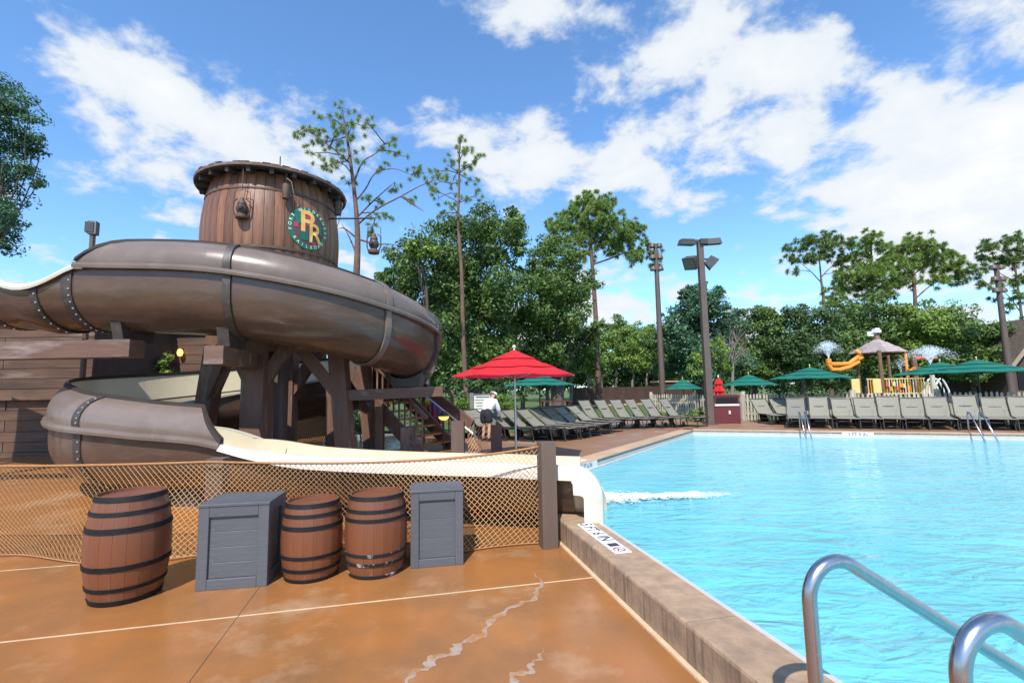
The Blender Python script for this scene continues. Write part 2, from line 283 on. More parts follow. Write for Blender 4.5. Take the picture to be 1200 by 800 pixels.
# ------------------------------------------------------------------ mesh builder
class MB:
    def __init__(self): self.v = []; self.f = []
    def add(self, vs, fs):
        o = len(self.v); self.v.extend([tuple(p) for p in vs]); self.f.extend([tuple(i + o for i in f) for f in fs]); return self
    def box(self, c, s, rot=None, M=None):
        hx, hy, hz = s[0] / 2, s[1] / 2, s[2] / 2
        P = [Vector((x, y, z)) for x in (-hx, hx) for y in (-hy, hy) for z in (-hz, hz)]
        if rot is not None: P = [Matrix.Rotation(rot, 3, 'Z') @ p for p in P]
        if M is not None: P = [M @ p for p in P]
        P = [p + Vector(c) for p in P]
        return self.add(P, [(0, 1, 3, 2), (4, 6, 7, 5), (0, 4, 5, 1), (2, 3, 7, 6), (0, 2, 6, 4), (1, 5, 7, 3)])
    def beam(self, a, b, w, h, up=Vector((0, 0, 1))):      # square bar from a to b
        a = Vector(a); b = Vector(b); d = (b - a); ln = d.length; d.normalize()
        s = d.cross(up)
        if s.length < 1e-4: s = d.cross(Vector((0, 1, 0)))
        s.normalize(); u = s.cross(d)
        P = []
        for p in (a, b):
            for i, j in ((-1, -1), (1, -1), (1, 1), (-1, 1)): P.append(p + s * (i * w / 2) + u * (j * h / 2))
        return self.add(P, [(0, 3, 2, 1), (4, 5, 6, 7), (0, 1, 5, 4), (1, 2, 6, 5), (2, 3, 7, 6), (3, 0, 4, 7)])
    def tube(self, pts, r, n=8, caps=True):
        pts = [Vector(p) for p in pts]; k = len(pts)
        rr = r if isinstance(r, (list, tuple)) else [r] * k
        t0 = (pts[1] - pts[0]).normalized(); ref = Vector((0, 0, 1)) if abs(t0.z) < .9 else Vector((1, 0, 0))
        s = t0.cross(ref).normalized(); vs = []
        for i in range(k):
            t = (pts[min(i + 1, k - 1)] - pts[max(i - 1, 0)]).normalized()
            s = (s - t * s.dot(t)).normalized(); u = t.cross(s)
            for j in range(n):
                a = 2 * PI * j / n; vs.append(pts[i] + s * (rr[i] * math.cos(a)) + u * (rr[i] * math.sin(a)))
        fs = [(i * n + j, i * n + (j + 1) % n, (i + 1) * n + (j + 1) % n, (i + 1) * n + j) for i in range(k - 1) for j in range(n)]
        if caps: fs += [tuple(range(n))[::-1], tuple((k - 1) * n + j for j in range(n))]
        return self.add(vs, fs)
    def lathe(self, prof, n=24, c=(0, 0, 0), a0=0, a1=2 * PI, capb=False, capt=False):
        full = abs(a1 - a0 - 2 * PI) < 1e-6; m = n if full else n + 1; k = len(prof); vs = []
        for r, z in prof:
            for j in range(m):
                a = a0 + (a1 - a0) * j / n; vs.append((c[0] + r * math.cos(a), c[1] + r * math.sin(a), c[2] + z))
        fs = []
        for i in range(k - 1):
            for j in range(n):
                j2 = (j + 1) % m if full else j + 1
                fs.append((i * m + j, i * m + j2, (i + 1) * m + j2, (i + 1) * m + j))
        if capb: fs.append(tuple(range(m))[::-1])
        if capt: fs.append(tuple((k - 1) * m + j for j in range(m)))
        return self.add(vs, fs)
    def prism(self, poly, z0, z1):
        k = len(poly); vs = [(p[0], p[1], z0) for p in poly] + [(p[0], p[1], z1) for p in poly]
        return self.add(vs, [tuple(range(k))[::-1], tuple(range(k, 2 * k))] + [(i, (i + 1) % k, k + (i + 1) % k, k + i) for i in range(k)])
    def slab(self, pts, n, th):                       # flat plate: polygon pts (3-D), thickness th along n
        n = Vector(n).normalized() * th; k = len(pts); vs = [Vector(p) for p in pts] + [Vector(p) + n for p in pts]
        return self.add(vs, [tuple(range(k))[::-1], tuple(range(k, 2 * k))] + [(i, (i + 1) % k, k + (i + 1) % k, k + i) for i in range(k)])
    def grid(self, rows):                             # rows: list of equal-length point lists
        k = len(rows[0]); vs = [p for r in rows for p in r]
        return self.add(vs, [(i * k + j, i * k + j + 1, (i + 1) * k + j + 1, (i + 1) * k + j) for i in range(len(rows) - 1) for j in range(k - 1)])
    def mesh(self, name, m=None, smooth=False, off=None, fix=True):
        me = bpy.data.meshes.new(name)
        v = self.v if off is None else [(p[0] - off[0], p[1] - off[1], p[2] - off[2]) for p in self.v]
        me.from_pydata(v, [], self.f)
        if fix:
            bm = bmesh.new(); bm.from_mesh(me); bmesh.ops.recalc_face_normals(bm, faces=bm.faces); bm.to_mesh(me); bm.free()
        if m: me.materials.append(MATS[m])
        if smooth:
            me.polygons.foreach_set('use_smooth', [True] * len(me.polygons))
            if smooth != 'all': me.set_sharp_from_angle(angle=R(38))
        me.update(); return me
    def build(self, name, m, parent=None, smooth=False, world=True, fix=True):
        off = None
        if parent is not None and world: off = wloc(parent)
        o = bpy.data.objects.new(name, self.mesh(name, m, smooth, off, fix)); col.objects.link(o)
        if parent is not None: o.parent = parent
        return o
def wloc(o):
    p = Vector((0, 0, 0))
    while o is not None: p += o.location; o = o.parent
    return p
def put(name, me, parent=None, loc=(0, 0, 0), rot=(0, 0, 0), scale=None):
    o = bpy.data.objects.new(name, me); col.objects.link(o); o.location = loc; o.rotation_euler = rot
    if scale: o.scale = scale
    if parent is not None: o.parent = parent
    return o
def tag(o, label=None, cat=None, group=None, kind=None):
    if label: o['label'] = label
    if cat: o['category'] = cat
    if group: o['group'] = group
    if kind: o['kind'] = kind
    return o
def thing(name, label, cat, loc=(0, 0, 0), rz=0.0, group=None):
    o = bpy.data.objects.new(name, None); col.objects.link(o); o.location = loc; o.rotation_euler = (0, 0, rz); o.empty_display_size = .1
    return tag(o, label, cat, group)
KIDS = {}
def copy_tree(o, parent=None):
    c = o.copy(); col.objects.link(c); c.parent = parent
    for ch in list(o.children): copy_tree(ch, c)
    return c
def struct(name, mb, m, smooth=False, parent=None):
    o = mb.build(name, m, parent, smooth)
    if parent is None: o['kind'] = 'structure'
    return o
def text_mesh(body, size, m, depth=.0, align='CENTER', bold=.0):
    cu_ = bpy.data.curves.new('lettering', 'FONT'); cu_.body = body; cu_.size = size; cu_.align_x = align; cu_.align_y = 'CENTER'; cu_.extrude = depth; cu_.offset = bold; cu_.resolution_u = 3
    o = bpy.data.objects.new('lettering', cu_); col.objects.link(o)
    me = bpy.data.meshes.new_from_object(o.evaluated_get(bpy.context.evaluated_depsgraph_get()))
    bpy.data.objects.remove(o); bpy.data.curves.remove(cu_)
    me.materials.clear(); me.materials.append(MATS[m]); return me
def smooth01(x): x = min(1, max(0, x)); return x * x * (3 - 2 * x)

# ================================================================== THE SETTING
ZC, ZW = 0.225, 0.045                                  # coping level, water level
def gz(y):                                            # the deck rises gently from the barrels to the pool deck
    return (ZC - .004) * smooth01((y - 5.6) / 2.6)
dv = (G(656, 633.5, 0) - G(830, 800, 0)); dv.z = 0; dv.normalize()      # along the near pool edge, away from us
ev = Vector((dv.y, -dv.x, 0))                                            # across it, to the right
O_in = G(850, 705.5, ZC); O_in.z = 0                                     # a point of the inner edge of the near coping
def uvp(u, v, z=0): p = O_in + ev * u + dv * v; return Vector((p.x, p.y, z))
def uv(p): q = Vector((p.x, p.y, 0)) - O_in; return q.dot(ev), q.dot(dv)
CW = .40                                              # coping width
A1 = G(667, 547, ZC); C2 = G(812, 503.3, ZC); E2 = G(1200, 508.3, ZC)
ls = (C2 - A1); ls.z = 0; ls.normalize(); ln_ = Vector((-ls.y, ls.x, 0))  # left edge direction, outward normal (left)
fs_ = (E2 - C2); fs_.z = 0; fs_.normalize(); fn_ = Vector((-fs_.y, fs_.x, 0))   # far edge, outward normal (away)
def isect(p, d, q, e):
    k = d.x * e.y - d.y * e.x; t = ((q.x - p.x) * e.y - (q.y - p.y) * e.x) / k; return Vector((p.x + d.x * t, p.y + d.y * t, 0))
C1 = isect(O_in, dv, A1, ls)                          # corner behind the slide end
C2 = Vector((C2.x, C2.y, 0)); E3 = C2 + fs_ * 24
NB = uvp(0, -9)

# ground to the horizon
g = MB(); rows = []
ys = [-80, -20, -8, 0, 3, 5, 5.6, 6.2, 6.9, 7.6, 8.2, 9, 12, 20, 40, 80, 200, 600, 1400]
xs = [-1400, -500, -150, -60, -30, -15, -8, -4, 0, 4, 8, 15, 30, 60, 150, 500, 1400]
for y in ys: rows.append([(x, y, gz(y) - (.35 if (y < 26 and y > -30 and -1 <= x <= 40) else .03)) for x in xs])
g.grid(rows); struct('ground', g, 'grass')

# near deck: slabs between joints
deck = bpy.data.objects.new('near_deck', None); col.objects.link(deck); deck['kind'] = 'structure'
J = G(279, 721.5, 0); uJ, vJ = uv(J)
uc = -CW - .012
jb = MB(); jb.prism([uvp(-14, -6), uvp(uc, -6), uvp(uc, vJ + 3.0), uvp(-14, vJ + 3.0)], -.09, -.0025); jb.build('joint_bed', 'joint_cream', deck)
us = [-13, uJ - 6.4, uJ - 3.2, uJ, uc - .03]; vs_ = [vJ - 5.5, vJ - 2.9, vJ, vJ + 1.62, vJ + 3.2]
for i in range(4):
    for j in range(4):
        a, b = us[i] + .003, us[i + 1] - .003; c, d = vs_[j] + .014, vs_[j + 1] - .014
        nn = 8; m = MB(); vs = []
        for t in np.linspace(c, d, nn + 1):
            p, q = uvp(a, t), uvp(b, t); vs.append([(p.x, p.y, gz(p.y)), (q.x, q.y, gz(q.y))])
        m.grid(vs)
        k = len(m.v); low = [(p[0], p[1], p[2] - .07) for p in m.v]; m.v += low
        for t in range(nn):
            for s in (0, 1): m.f.append((2 * t + s, 2 * t + 2 + s, k + 2 * t + 2 + s, k + 2 * t + s))
        m.f += [(0, 1, k + 1, k), (2 * nn, 2 * nn + 1, k + 2 * nn + 1, k + 2 * nn)]
        m.build('slab', 'deck_concrete', deck)
db = MB(); db.prism([uvp(uJ - .0025, -6), uvp(uJ + .0025, -6), uvp(uJ + .0025, vJ + 1.6), uvp(uJ - .0025, vJ + 1.6)], -.02, -.0012); db.build('joint_bed', 'joint_dark', deck)
st = MB(); st.prism([uvp(uc - .028, -6), uvp(uc + .01, -6), uvp(uc + .01, vJ + 1.9), uvp(uc - .028, vJ + 1.9)], -.02, .006); st.build('edge_strip', 'joint_cream', deck)

def ribbon(px_pts, w0, w1, seed):                     # irregular filled crack on the slab
    r = random.Random(seed); P = catmull_(([G(*p, 0) for p in px_pts]), 14); ph = [r.uniform(0, 6) for _ in range(6)]; rows = []
    for i, p in enumerate(P):
        t = i / (len(P) - 1); s_ = i * .33
        w_ = (w0 + (w1 - w0) * t) * (.75 + .35 * math.sin(s_ + ph[0]) + .25 * math.sin(s_ * 2.3 + ph[1]) + .15 * r.uniform(-1, 1)) * min(1, .1 + 6 * t, .1 + 6 * (1 - t))
        w2 = (w0 + (w1 - w0) * t) * (.75 + .35 * math.sin(s_ * 1.2 + ph[2]) + .25 * math.sin(s_ * 2.9 + ph[3]) + .15 * r.uniform(-1, 1)) * min(1, .1 + 6 * t, .1 + 6 * (1 - t))
        d = P[min(i + 1, len(P) - 1)] - P[max(i - 1, 0)]; n_ = Vector((-d.y, d.x, 0)).normalized()
        c = p + n_ * (.012 * math.sin(s_ * .9 + ph[4]) + .008 * math.sin(s_ * 2.1 + ph[5]))
        rows.append([c + n_ * max(.002, w_) + Vector((0, 0, .0012)), c + Vector((0, 0, .0022)), c - n_ * max(.002, w2) + Vector((0, 0, .0012))])
    m = MB(); m.grid(rows); return m
def catmull_(P, n):
    P = [P[0] * 2 - P[1]] + P + [P[-1] * 2 - P[-2]]; out = []
    for i in range(1, len(P) - 2):
        for j in range(n):
            t = j / n; a, b, c, d = P[i - 1], P[i], P[i + 1], P[i + 2]; out.append(.5 * ((2 * b) + (c - a) * t + (2 * a - 5 * b + 4 * c - d) * t * t + (3 * b - a - 3 * c + d) * t ** 3))
    return out + [P[-2]]
ribbon([(626, 670), (634, 682), (630, 692), (618, 705), (585, 718), (570, 738), (545, 752), (530, 763), (505, 775), (488, 788), (470, 803)], .018, .05, 3).build('filled_crack', 'crack_filler', deck)
ribbon([(640, 760), (628, 772), (622, 783), (605, 792), (596, 803)], .010, .045, 5).build('filled_crack', 'crack_filler', deck)

# sloping deck behind the net and the pool deck beyond
sl = MB(); rows = []
for y in np.linspace(vJ + .5, vJ + 12, 24):
    rw = []
    for u in np.linspace(-26, uc - .0, 12):
        p = uvp(u, y + 1.0); rw.append((p.x, p.y, gz(p.y) - .012))
    rows.append(rw)
sl.grid(rows); struct('sloping_deck', sl, 'deck_concrete')
pd = MB()
Lo = lambda p, n_: Vector((p.x, p.y, ZC - .004)) + n_ * .36
q = [Lo(C1, ln_) - ls * 1.2, Lo(C2, ln_) + ls * .1, C2 + ls * 6 + ln_ * .5, C2 + ls * 2 + ln_ * 5.4, A1 + ln_ * 5.0, A1 - ls * 3 + ln_ * 5.2]
pd.add([(p.x, p.y, ZC - .004) for p in q], [tuple(range(len(q)))])
q = [Lo(C2, fn_) - fs_ * .3, Lo(E3, fn_), E3 + fn_ * 6, C2 + fn_ * 5 - fs_ * .2 + ls * .3]
pd.add([(p.x, p.y, ZC - .005) for p in q], [tuple(range(len(q)))])
struct('pool_deck', pd, 'far_deck')
lw = MB()
q = [Vector((-9, 19, 0)), Vector((.3, 15.6, 0)), C2 + ls * 2 + ln_ * 5.3, C2 + ls * 14 + ln_ * 2, C2 + ls * 60 + ln_ * 20, C2 + ls * 30 + ln_ * 70, Vector((-70, 70, 0)), Vector((-40, 18, 0))]
lw.add([(p.x, p.y, ZC + .0) for p in q], [tuple(range(len(q)))]); struct('lawn', lw, 'grass')

# pool basin walls and floor (white), water
bs = MB(); ring = [NB, C1, C2, E3, E3 + Vector((3, -30, 0))]
bs.add([(p.x, p.y, ZC - .07) for p in ring] + [(p.x, p.y, -1.1) for p in ring], [(i, (i + 1) % 5, 5 + (i + 1) % 5, 5 + i) for i in range(5)] + [(5, 6, 7, 8, 9)])
struct('pool_basin', bs, 'pool_white')
ring2 = [p for p in ring]
xs = np.linspace(-.6, 36, 260); ys = np.linspace(-22, 18, 260)
wm = MB(); wm.add([(p.x, p.y, ZW) for p in ring2], [(0, 4, 3, 2, 1)])
wo_ = wm.build('pool_water', 'pool_water'); wo_['kind'] = 'structure'
# finer water surface: real ripples, cut to the pool outline
bm = bmesh.new(); bm.from_mesh(wo_.data)
bmesh.ops.triangulate(bm, faces=bm.faces)
bm.to_mesh(wo_.data); bm.free()

# near curb: coping blocks with rounded top edges, white inner lip
curb = bpy.data.objects.new('near_curb', None); col.objects.link(curb); curb['kind'] = 'structure'
vj = uv(G(803, 729, ZC))[1]
cuts = [vj - 6.6, vj - 4.4, vj - 2.2, vj, vj + 2.2, uv(G(655, 590, ZC))[1] + .25]
prof = [(-CW, -.05), (-CW, ZC - .02), (-CW + .006, ZC - .006), (-CW + .02, ZC), (-.055, ZC), (-.05, ZC - .01), (-.05, -.05)]
for a, b in zip(cuts[:-1], cuts[1:]):
    m = MB(); rows = []
    for t in (a + .004, b - .004): rows.append([uvp(u, t, z) for u, z in prof])
    m.grid(rows); k = len(prof); m.f += [tuple(range(k)), tuple(range(k, 2 * k))]; m.build('coping_block', 'curb', curb)
lip = MB(); rows = []
for t in (cuts[0], cuts[-1]): rows.append([uvp(u, t, z) for u, z in ((-.05, -.3), (-.05, ZC - .012), (-.044, ZC - .006), (-.008, ZC - .006), (0, ZC - .014), (0, -.3))])
lip.grid(rows); lip.build('white_lip', 'pool_white', curb)
ub = MB(); ub.prism([uvp(-CW + .02, cuts[0]), uvp(-.055, cuts[0]), uvp(-.055, cuts[-1] - .02), uvp(-CW + .02, cuts[-1] - .02)], -.2, ZC - .03); ub.build('curb_core', 'joint_dark', curb)

# far copings: stone blocks, tile band, white gutter
def coping_run(name, a, d, n_, ln, bl):
    o = bpy.data.objects.new(name, None); col.objects.link(o); o['kind'] = 'structure'
    k = max(1, round(ln / bl)); bl = ln / k
    P = lambda s, t, z: Vector((a.x, a.y, 0)) + d * s + n_ * t + Vector((0, 0, z))
    pr = [(.38, -.02), (.38, ZC), (.012, ZC), (0, ZC - .01), (0, ZC - .03), (.03, ZC - .034)]
    for i in range(k):
        m = MB(); m.grid([[P(s, t, z) for t, z in pr] for s in (i * bl + .003, (i + 1) * bl - .003)]); m.f += [tuple(range(6)), tuple(range(6, 12))]
        m.build('coping_block', 'coping_far', o)
    tb = MB(); nt_ = int(ln / .15)
    for i in range(nt_):
        s0 = i * ln / nt_ + .003; s1 = (i + 1) * ln / nt_ - .003
        tb.add([P(s0, .015, ZW + .035), P(s1, .015, ZW + .035), P(s1, .015, ZC - .033), P(s0, .015, ZC - .033)], [(0, 1, 2, 3)])
    t_ = tb.build('tile_band', 'tile_band', o); t_['kind'] = 'stuff'
    gu = MB(); gu.grid([[P(s, t, z) for t, z in ((.016, ZW + .036), (-.028, ZW + .03), (-.032, ZW + .025), (-.032, -.4))] for s in (0, ln)]); gu.build('gutter_lip', 'pool_white', o)
    return o
coping_run('left_coping', C1 - ls * .1, ls, ln_, (C2 - C1).length + .1, .9)
coping_run('far_coping', C2, fs_, fn_, 24, .9)

# ------------------------------------------------------------------ depth markers
def frame_matrix(o, x, z):                            # text frame: x along reading direction, z = face normal
    x = x.normalized(); z = z.normalized(); y = z.cross(x); return Matrix(((x.x, y.x, z.x, o.x), (x.y, y.y, z.y, o.y), (x.z, y.z, z.z, o.z), (0, 0, 0, 1)))
def marker(label, origin, x, z, ln, ht, body, size, nodive):
    t = thing('depth_marker', label, 'depth marker', origin)
    Mx = frame_matrix(Vector((0, 0, 0)), x, z)
    def loc(mb): mb.v = [tuple(Mx @ Vector(p)) for p in mb.v]; return mb
    m = MB(); m.box((0, 0, .002), (ln, ht, .004)); loc(m).build('plate', 'plate_white', t, world=False)
    me = text_mesh(body, size, 'print_dark', bold=size * .012)
    o = put('lettering', me, t); o.matrix_local = Mx @ Matrix.Translation((-(.16 if nodive else 0), 0, .0065)) @ Matrix.Diagonal((1.0, 1.15, 1, 1))
    if nodive:
        r = ht * .36; m = MB(); cx = ln / 2 - ht * .55
        m.lathe([(r, 0), (r * .80, 0)], 28, (cx, 0, .0065)); loc(m).build('no_diving_ring', 'print_red', t, world=False)
        m = MB(); m.box((cx, 0, .007), (r * 2, r * .18, .0005), rot=R(45)); loc(m).build('no_diving_bar', 'print_red', t, world=False)
        m = MB(); m.box((cx, -.01, .0062), (r * 1.0, r * .2, .0005), rot=R(-20)); m.box((cx + r * .3, r * .3, .0062), (r * .3, r * .3, .0005)); loc(m).build('diver_figure', 'print_dark', t, world=False)
        m = MB(); m.box((cx - ht * .82, 0, .0062), (.085, ht * .62, .0005)); loc(m).build('print_block', 'print_dark', t, world=False)
    return t
mc = (G(679, 613, ZC) + G(740, 648, ZC)) / 2; u0, v0 = uv(mc)
mlen = (uv(G(682, 614, ZC))[1] - uv(G(733, 648, ZC))[1])
marker('white depth tile with a no diving sign set in the near curb', uvp(-CW * .53, v0, ZC), -dv, Vector((0, 0, 1)), mlen, .155, '5 FT 6 IN', .15, True)
p = G(699, 545, ZC - .05); s = (Vector((p.x, p.y, 0)) - C1).dot(ls); mo = C1 + ls * s - ln_ * .004; mo.z = (ZC - .05 + ZW + .04) / 2 + .01
marker('white depth tile on the tile band beyond the slide end', mo, ls, -ln_, .95, .13, '5 FT 6 IN', .12, False)
p = G(1009, 509, ZC - .05); s = (Vector((p.x, p.y, 0)) - C2).dot(fs_); mo = C2 + fs_ * s - fn_ * .004; mo.z = (ZC - .05 + ZW + .04) / 2 + .01
marker('white depth tile below the row of facing loungers', mo, fs_, -fn_, .78, .14, '3 FT 9 IN', .125, False)
mo = C1 + ls * ((Vector((A1.x, A1.y, 0)) - C1).dot(ls) + .55) + ln_ * .17; mo.z = ZC + .001
marker('pale worn depth tile lying flat on the coping beside the slide end', mo, ls, Vector((0, 0, 1)), .8, .14, '5 FT 6 IN', .12, False)

# ================================================================== NEAR OBJECTS
def barrel(label, loc, h, rm, re, rz, hoops, peeled=False, nst=20):
    t = thing('wooden_barrel', label, 'barrel', loc, rz, 'barrels in front of the rope net')
    rad = lambda z: re + (rm - re) * (1 - ((z / h - .5) * 2) ** 2)
    m = MB(); da = 2 * PI / nst; g_ = .0007; K = 9; rows = []
    for i in range(K):
        z = h * i / (K - 1); r = rad(z); ga = g_ / r / 2; row = []
        for a, rr in ((ga, r - .003), (ga * 2.2, r), (da / 2, r + .001), (da - ga * 2.2, r), (da - ga, r - .003)): row.append((rr * math.cos(a), rr * math.sin(a), z))
        rows.append(row)
    m.grid(rows); me = m.mesh('stave', 'barrel_paint', smooth=True)
    for k in range(nst): put('stave', me, t, rot=(0, 0, k * da))
    c = MB(); c.lathe([(rad(h * i / 8) - .0035, .004 + (h - .03) * i / 8) for i in range(9)], 32, capb=True); c.build('core', 'joint_dark', t, world=False)
    li = MB(); li.lathe([(0.001, h - .022), (re - .012, h - .022), (re - .010, h + .001), (re + .002, h + .001), (re + .002, h - .02)], 36); li.build('lid', 'barrel_paint', t, smooth=True, world=False)
    for i, (zc, hw) in enumerate(hoops):
        z0, z1 = zc - hw / 2, zc + hw / 2
        hm = MB(); hm.lathe([(rad(max(z0, 0)) + .001, z0), (rad(max(z0, 0)) + .007, z0 + .002), (rad(min(z1, h)) + .007, z1 - .002), (rad(min(z1, h)) + .001, z1)], 48)
        hm.build('hoop', 'hoop_peeled' if peeled and i < 3 else 'hoop_black', t, smooth=True, world=False)
    return t
b1 = G(147.5, 696.5, 0); b1.z = 0
barrel('largest brown barrel with black hoops, alone left of the wide grey crate', b1, .83, .295, .235, .3, [(.022, .04), (.125, .032), (.29, .04), (.575, .042), (.70, .032), (.808, .04)])
b2 = G(365, 672.5, 0)
barrel('short brown barrel with clean black hoops beside the wide grey crate', (b2.x, b2.y, 0), .66, .262, .22, .1, [(.018, .03), (.105, .03), (.215, .03), (.46, .036), (.56, .03), (.642, .036)])
b3 = G(440.5, 667.5, 0)
barrel('brown barrel with white peeling on its lower hoops beside the tall grey crate', (b3.x, b3.y, 0), .70, .278, .235, .5, [(.018, .03), (.125, .03), (.205, .028), (.50, .03), (.575, .03), (.682, .034)], peeled=True)

def crate(label, pl, pr_, h, dep, board, vertical=False):
    pl = Vector((pl.x, pl.y, 0)); pr_ = Vector((pr_.x, pr_.y, 0)); wd = (pr_ - pl).length; rz = math.atan2(pr_.y - pl.y, pr_.x - pl.x)
    t = thing('wooden_crate', label, 'crate', pl, rz, 'grey crates in front of the rope net')
    cm = MB(); cm.box((wd / 2, dep / 2, h / 2 - .002), (wd - .06, dep - .06, h - .03)); cm.build('core', 'joint_dark', t, world=False)
    def bd(name, c, s):
        m = MB(); m.box((0, 0, 0), s); me = m.mesh(name, 'crate_paint')
        bm = bmesh.new(); bm.from_mesh(me); bmesh.ops.bevel(bm, geom=bm.edges[:], offset=.003, segments=1, affect='EDGES'); bm.to_mesh(me); bm.free()
        put(name, me, t, c)
    fw = .075 if wd < .52 else .085
    for side in range(4):
        L_ = wd if side % 2 == 0 else dep
        M_ = [Matrix.Identity(4), Matrix.Translation((wd, 0, 0)) @ Matrix.Rotation(PI / 2, 4, 'Z'), Matrix.Translation((wd, dep, 0)) @ Matrix.Rotation(PI, 4, 'Z'), Matrix.Translation((0, dep, 0)) @ Matrix.Rotation(-PI / 2, 4, 'Z')][side]
        def sb(name, c, s):
            m = MB(); m.box((0, 0, 0), s); me = m.mesh(name, 'crate_paint')
            bm = bmesh.new(); bm.from_mesh(me); bmesh.ops.bevel(bm, geom=bm.edges[:], offset=.003, segments=1, affect='EDGES'); bm.to_mesh(me); bm.free()
            o = put(name, me, t); o.matrix_local = M_ @ Matrix.Translation(c)
        e_ = .001 if side % 2 else 0
        sb('stile', (fw / 2 + e_ + (.024 if side % 2 else 0), .012, h / 2 - .012), (fw, .024, h - .024)); sb('stile', (L_ - fw / 2 - e_ - (.024 if side % 2 else 0), .012, h / 2 - .012), (fw, .024, h - .024))
        o_ = fw + (.024 if side % 2 else 0)
        sb('rail', (L_ / 2, .012, h - .024 - fw / 2), (L_ - 2 * o_ - .002, .0235, fw)); sb('rail', (L_ / 2, .012, fw / 2), (L_ - 2 * o_ - .002, .0235, fw))
        n_ = board; z0, z1 = fw, h - .024 - fw; bh = (z1 - z0) / n_
        for i in range(n_): sb('panel_board', (L_ / 2, .031, z0 + bh * (i + .5)), (L_ - 2 * o_ + .01, .018, bh - .0012))
    nt2 = 1; tw = dep + .012
    bd('top_board', (wd / 2, dep / 2, h - .012), (wd + .012, dep + .012, .024))
    return t
cl_, cr_ = G(228, 693, 0), G(312.5, 686.5, 0)
crate('wide slate grey wooden crate between the largest barrel and the short barrel', cl_, cr_, .70, .47, 4)
crate('tall narrow slate grey wooden crate standing by the peeling barrel', G(481, 666.5, 0), G(543.2, 661.2, 0), .70, .40, 3)

# rope net with its posts
NETY = 5.12
pend = G(642, 637, 0); pend.z = 0
net = thing('rope_net_fence', 'sagging orange rope net strung between low brown posts behind the barrels', 'net', (-3, NETY + .1, 0))
x0n, x1n = -9.0, pend.x - .07
posts = [x0n, -3.18, pend.x]
def top_z(x):
    if x < -3.18: t = (x - x0n) / (-3.18 - x0n); return .93 + .10 * (1 - t) - .05 * 4 * t * (1 - t)
    t = (x + 3.18) / (x1n + 3.18); return (.93 - .03 * t) - .035 * 4 * t * (1 - t) + .12 * t ** 4
def net_y(x, k): return NETY + .05 * math.sin(x * 1.7) * (1 - k) + (1 - k) ** 2 * (.16 * math.sin(x * 2.3 + 1) - .10) + .04 * math.sin(x * .9 + 2)
def npt(x, k):                                        # k: 0 at the ground, 1 at the rope
    zt = top_z(x); z = zt * k + .012 * (1 - k); bow = (1 - k)
    z += .022 * math.sin(x * 2.9 + k * 5) * k * (1 - k) * 3; return Vector((x + .05 * math.sin(k * 6 + x) * (1 - k) + .035 * math.sin(x * 4.3 + k * 3) * (1 - k), net_y(x, k), max(z, .008)))
nm = MB(); step = .054; H = .95
n_cells = int(H / step); 
for fam in (-1, 1):
    x = x0n - H if fam > 0 else x0n
    while x < x1n + (H if fam < 0 else 0):
        pts = []
        for i in range(17):
            k = i / 16; xx = x + fam * k * H * .92
            if x0n <= xx <= x1n: pts.append(npt(xx, k))
        if len(pts) > 1: nm.tube(pts, .0030, 3, caps=False)
        x += step
nm.build('net_mesh', 'rope_net', net, fix=False)
tr = MB(); tr.tube([npt(x, 1.0) for x in np.linspace(x0n, x1n, 90)], .013, 7); tr.build('top_rope', 'rope_top', net, smooth='all')
br = MB(); br.tube([npt(x, 0.0) + Vector((0, 0, .004)) for x in np.linspace(x0n, x1n, 90)], .007, 6); br.build('bottom_rope', 'rope_top', net, smooth='all')
pm = MB(); pm.box((pend.x, NETY + .02, .535), (.16, .16, 1.07), rot=R(14)); pm.build('post', 'post_brown', net)
pm = MB(); pm.box((-3.18, NETY + .12, .475), (.17, .17, .95), rot=R(5)); pm.build('post', 'post_brown', net)
pm = MB(); pm.box((x0n, NETY + .12, .475), (.17, .17, .95), rot=R(5)); pm.build('post', 'post_brown', net)

# handrails at the near steps
def handrail(label, P, grp, top=.97, r=.0265, length=1.6, drop=1.15):
    t = thing('pool_handrail', label, 'handrail', (P.x, P.y, ZC), 0, grp)
    pts = [P + Vector((0, 0, ZC - .02)), P + Vector((0, 0, top - .16))]
    q0 = P + Vector((0, 0, top - .13)); Rb = .135; pts_ = []
    sl_ = math.atan2(drop, length); end = PI / 2 + sl_
    for i in range(13):                               # bend: from vertical up, over, to the slope
        a = (PI / 2 + sl_) * i / 12
        pts_.append(q0 + ev * (Rb - Rb * math.cos(a)) + Vector((0, 0, Rb * math.sin(a))))
    last = pts_[-1]; dr = (ev * math.cos(sl_) - Vector((0, 0, math.sin(sl_))))
    k = (last.z - (ZW - .25)) / math.sin(sl_)
    pts = pts[:1] + [P + Vector((0, 0, top - .5))] + pts_ + [last + dr * (k * .35), last + dr * (k * .7), last + dr * k]
    m = MB(); m.tube(pts, r, 20); m.build('rail', 'stainless', t, smooth='all')
    e_ = MB(); e_.lathe([(r + .002, .025), (r + .022, .020), (r + .026, 0.0)], 24, (P.x, P.y, ZC)); e_.build('escutcheon', 'stainless', t, smooth='all')
    return t
HY = 1.95
Pr = D(953, 760, HY); Pr.z = 0
ht = D(985, 668, HY).z
handrail('curved stainless handrail on the near curb, the one closer to the slide', Pr, 'near handrails', top=ht + .02, drop=.62, length=1.0)
P2 = Pr - dv * .52; 
handrail('curved stainless handrail on the near curb, the one farther from the slide', P2, 'near handrails', top=ht + .02, drop=.62, length=1.0)

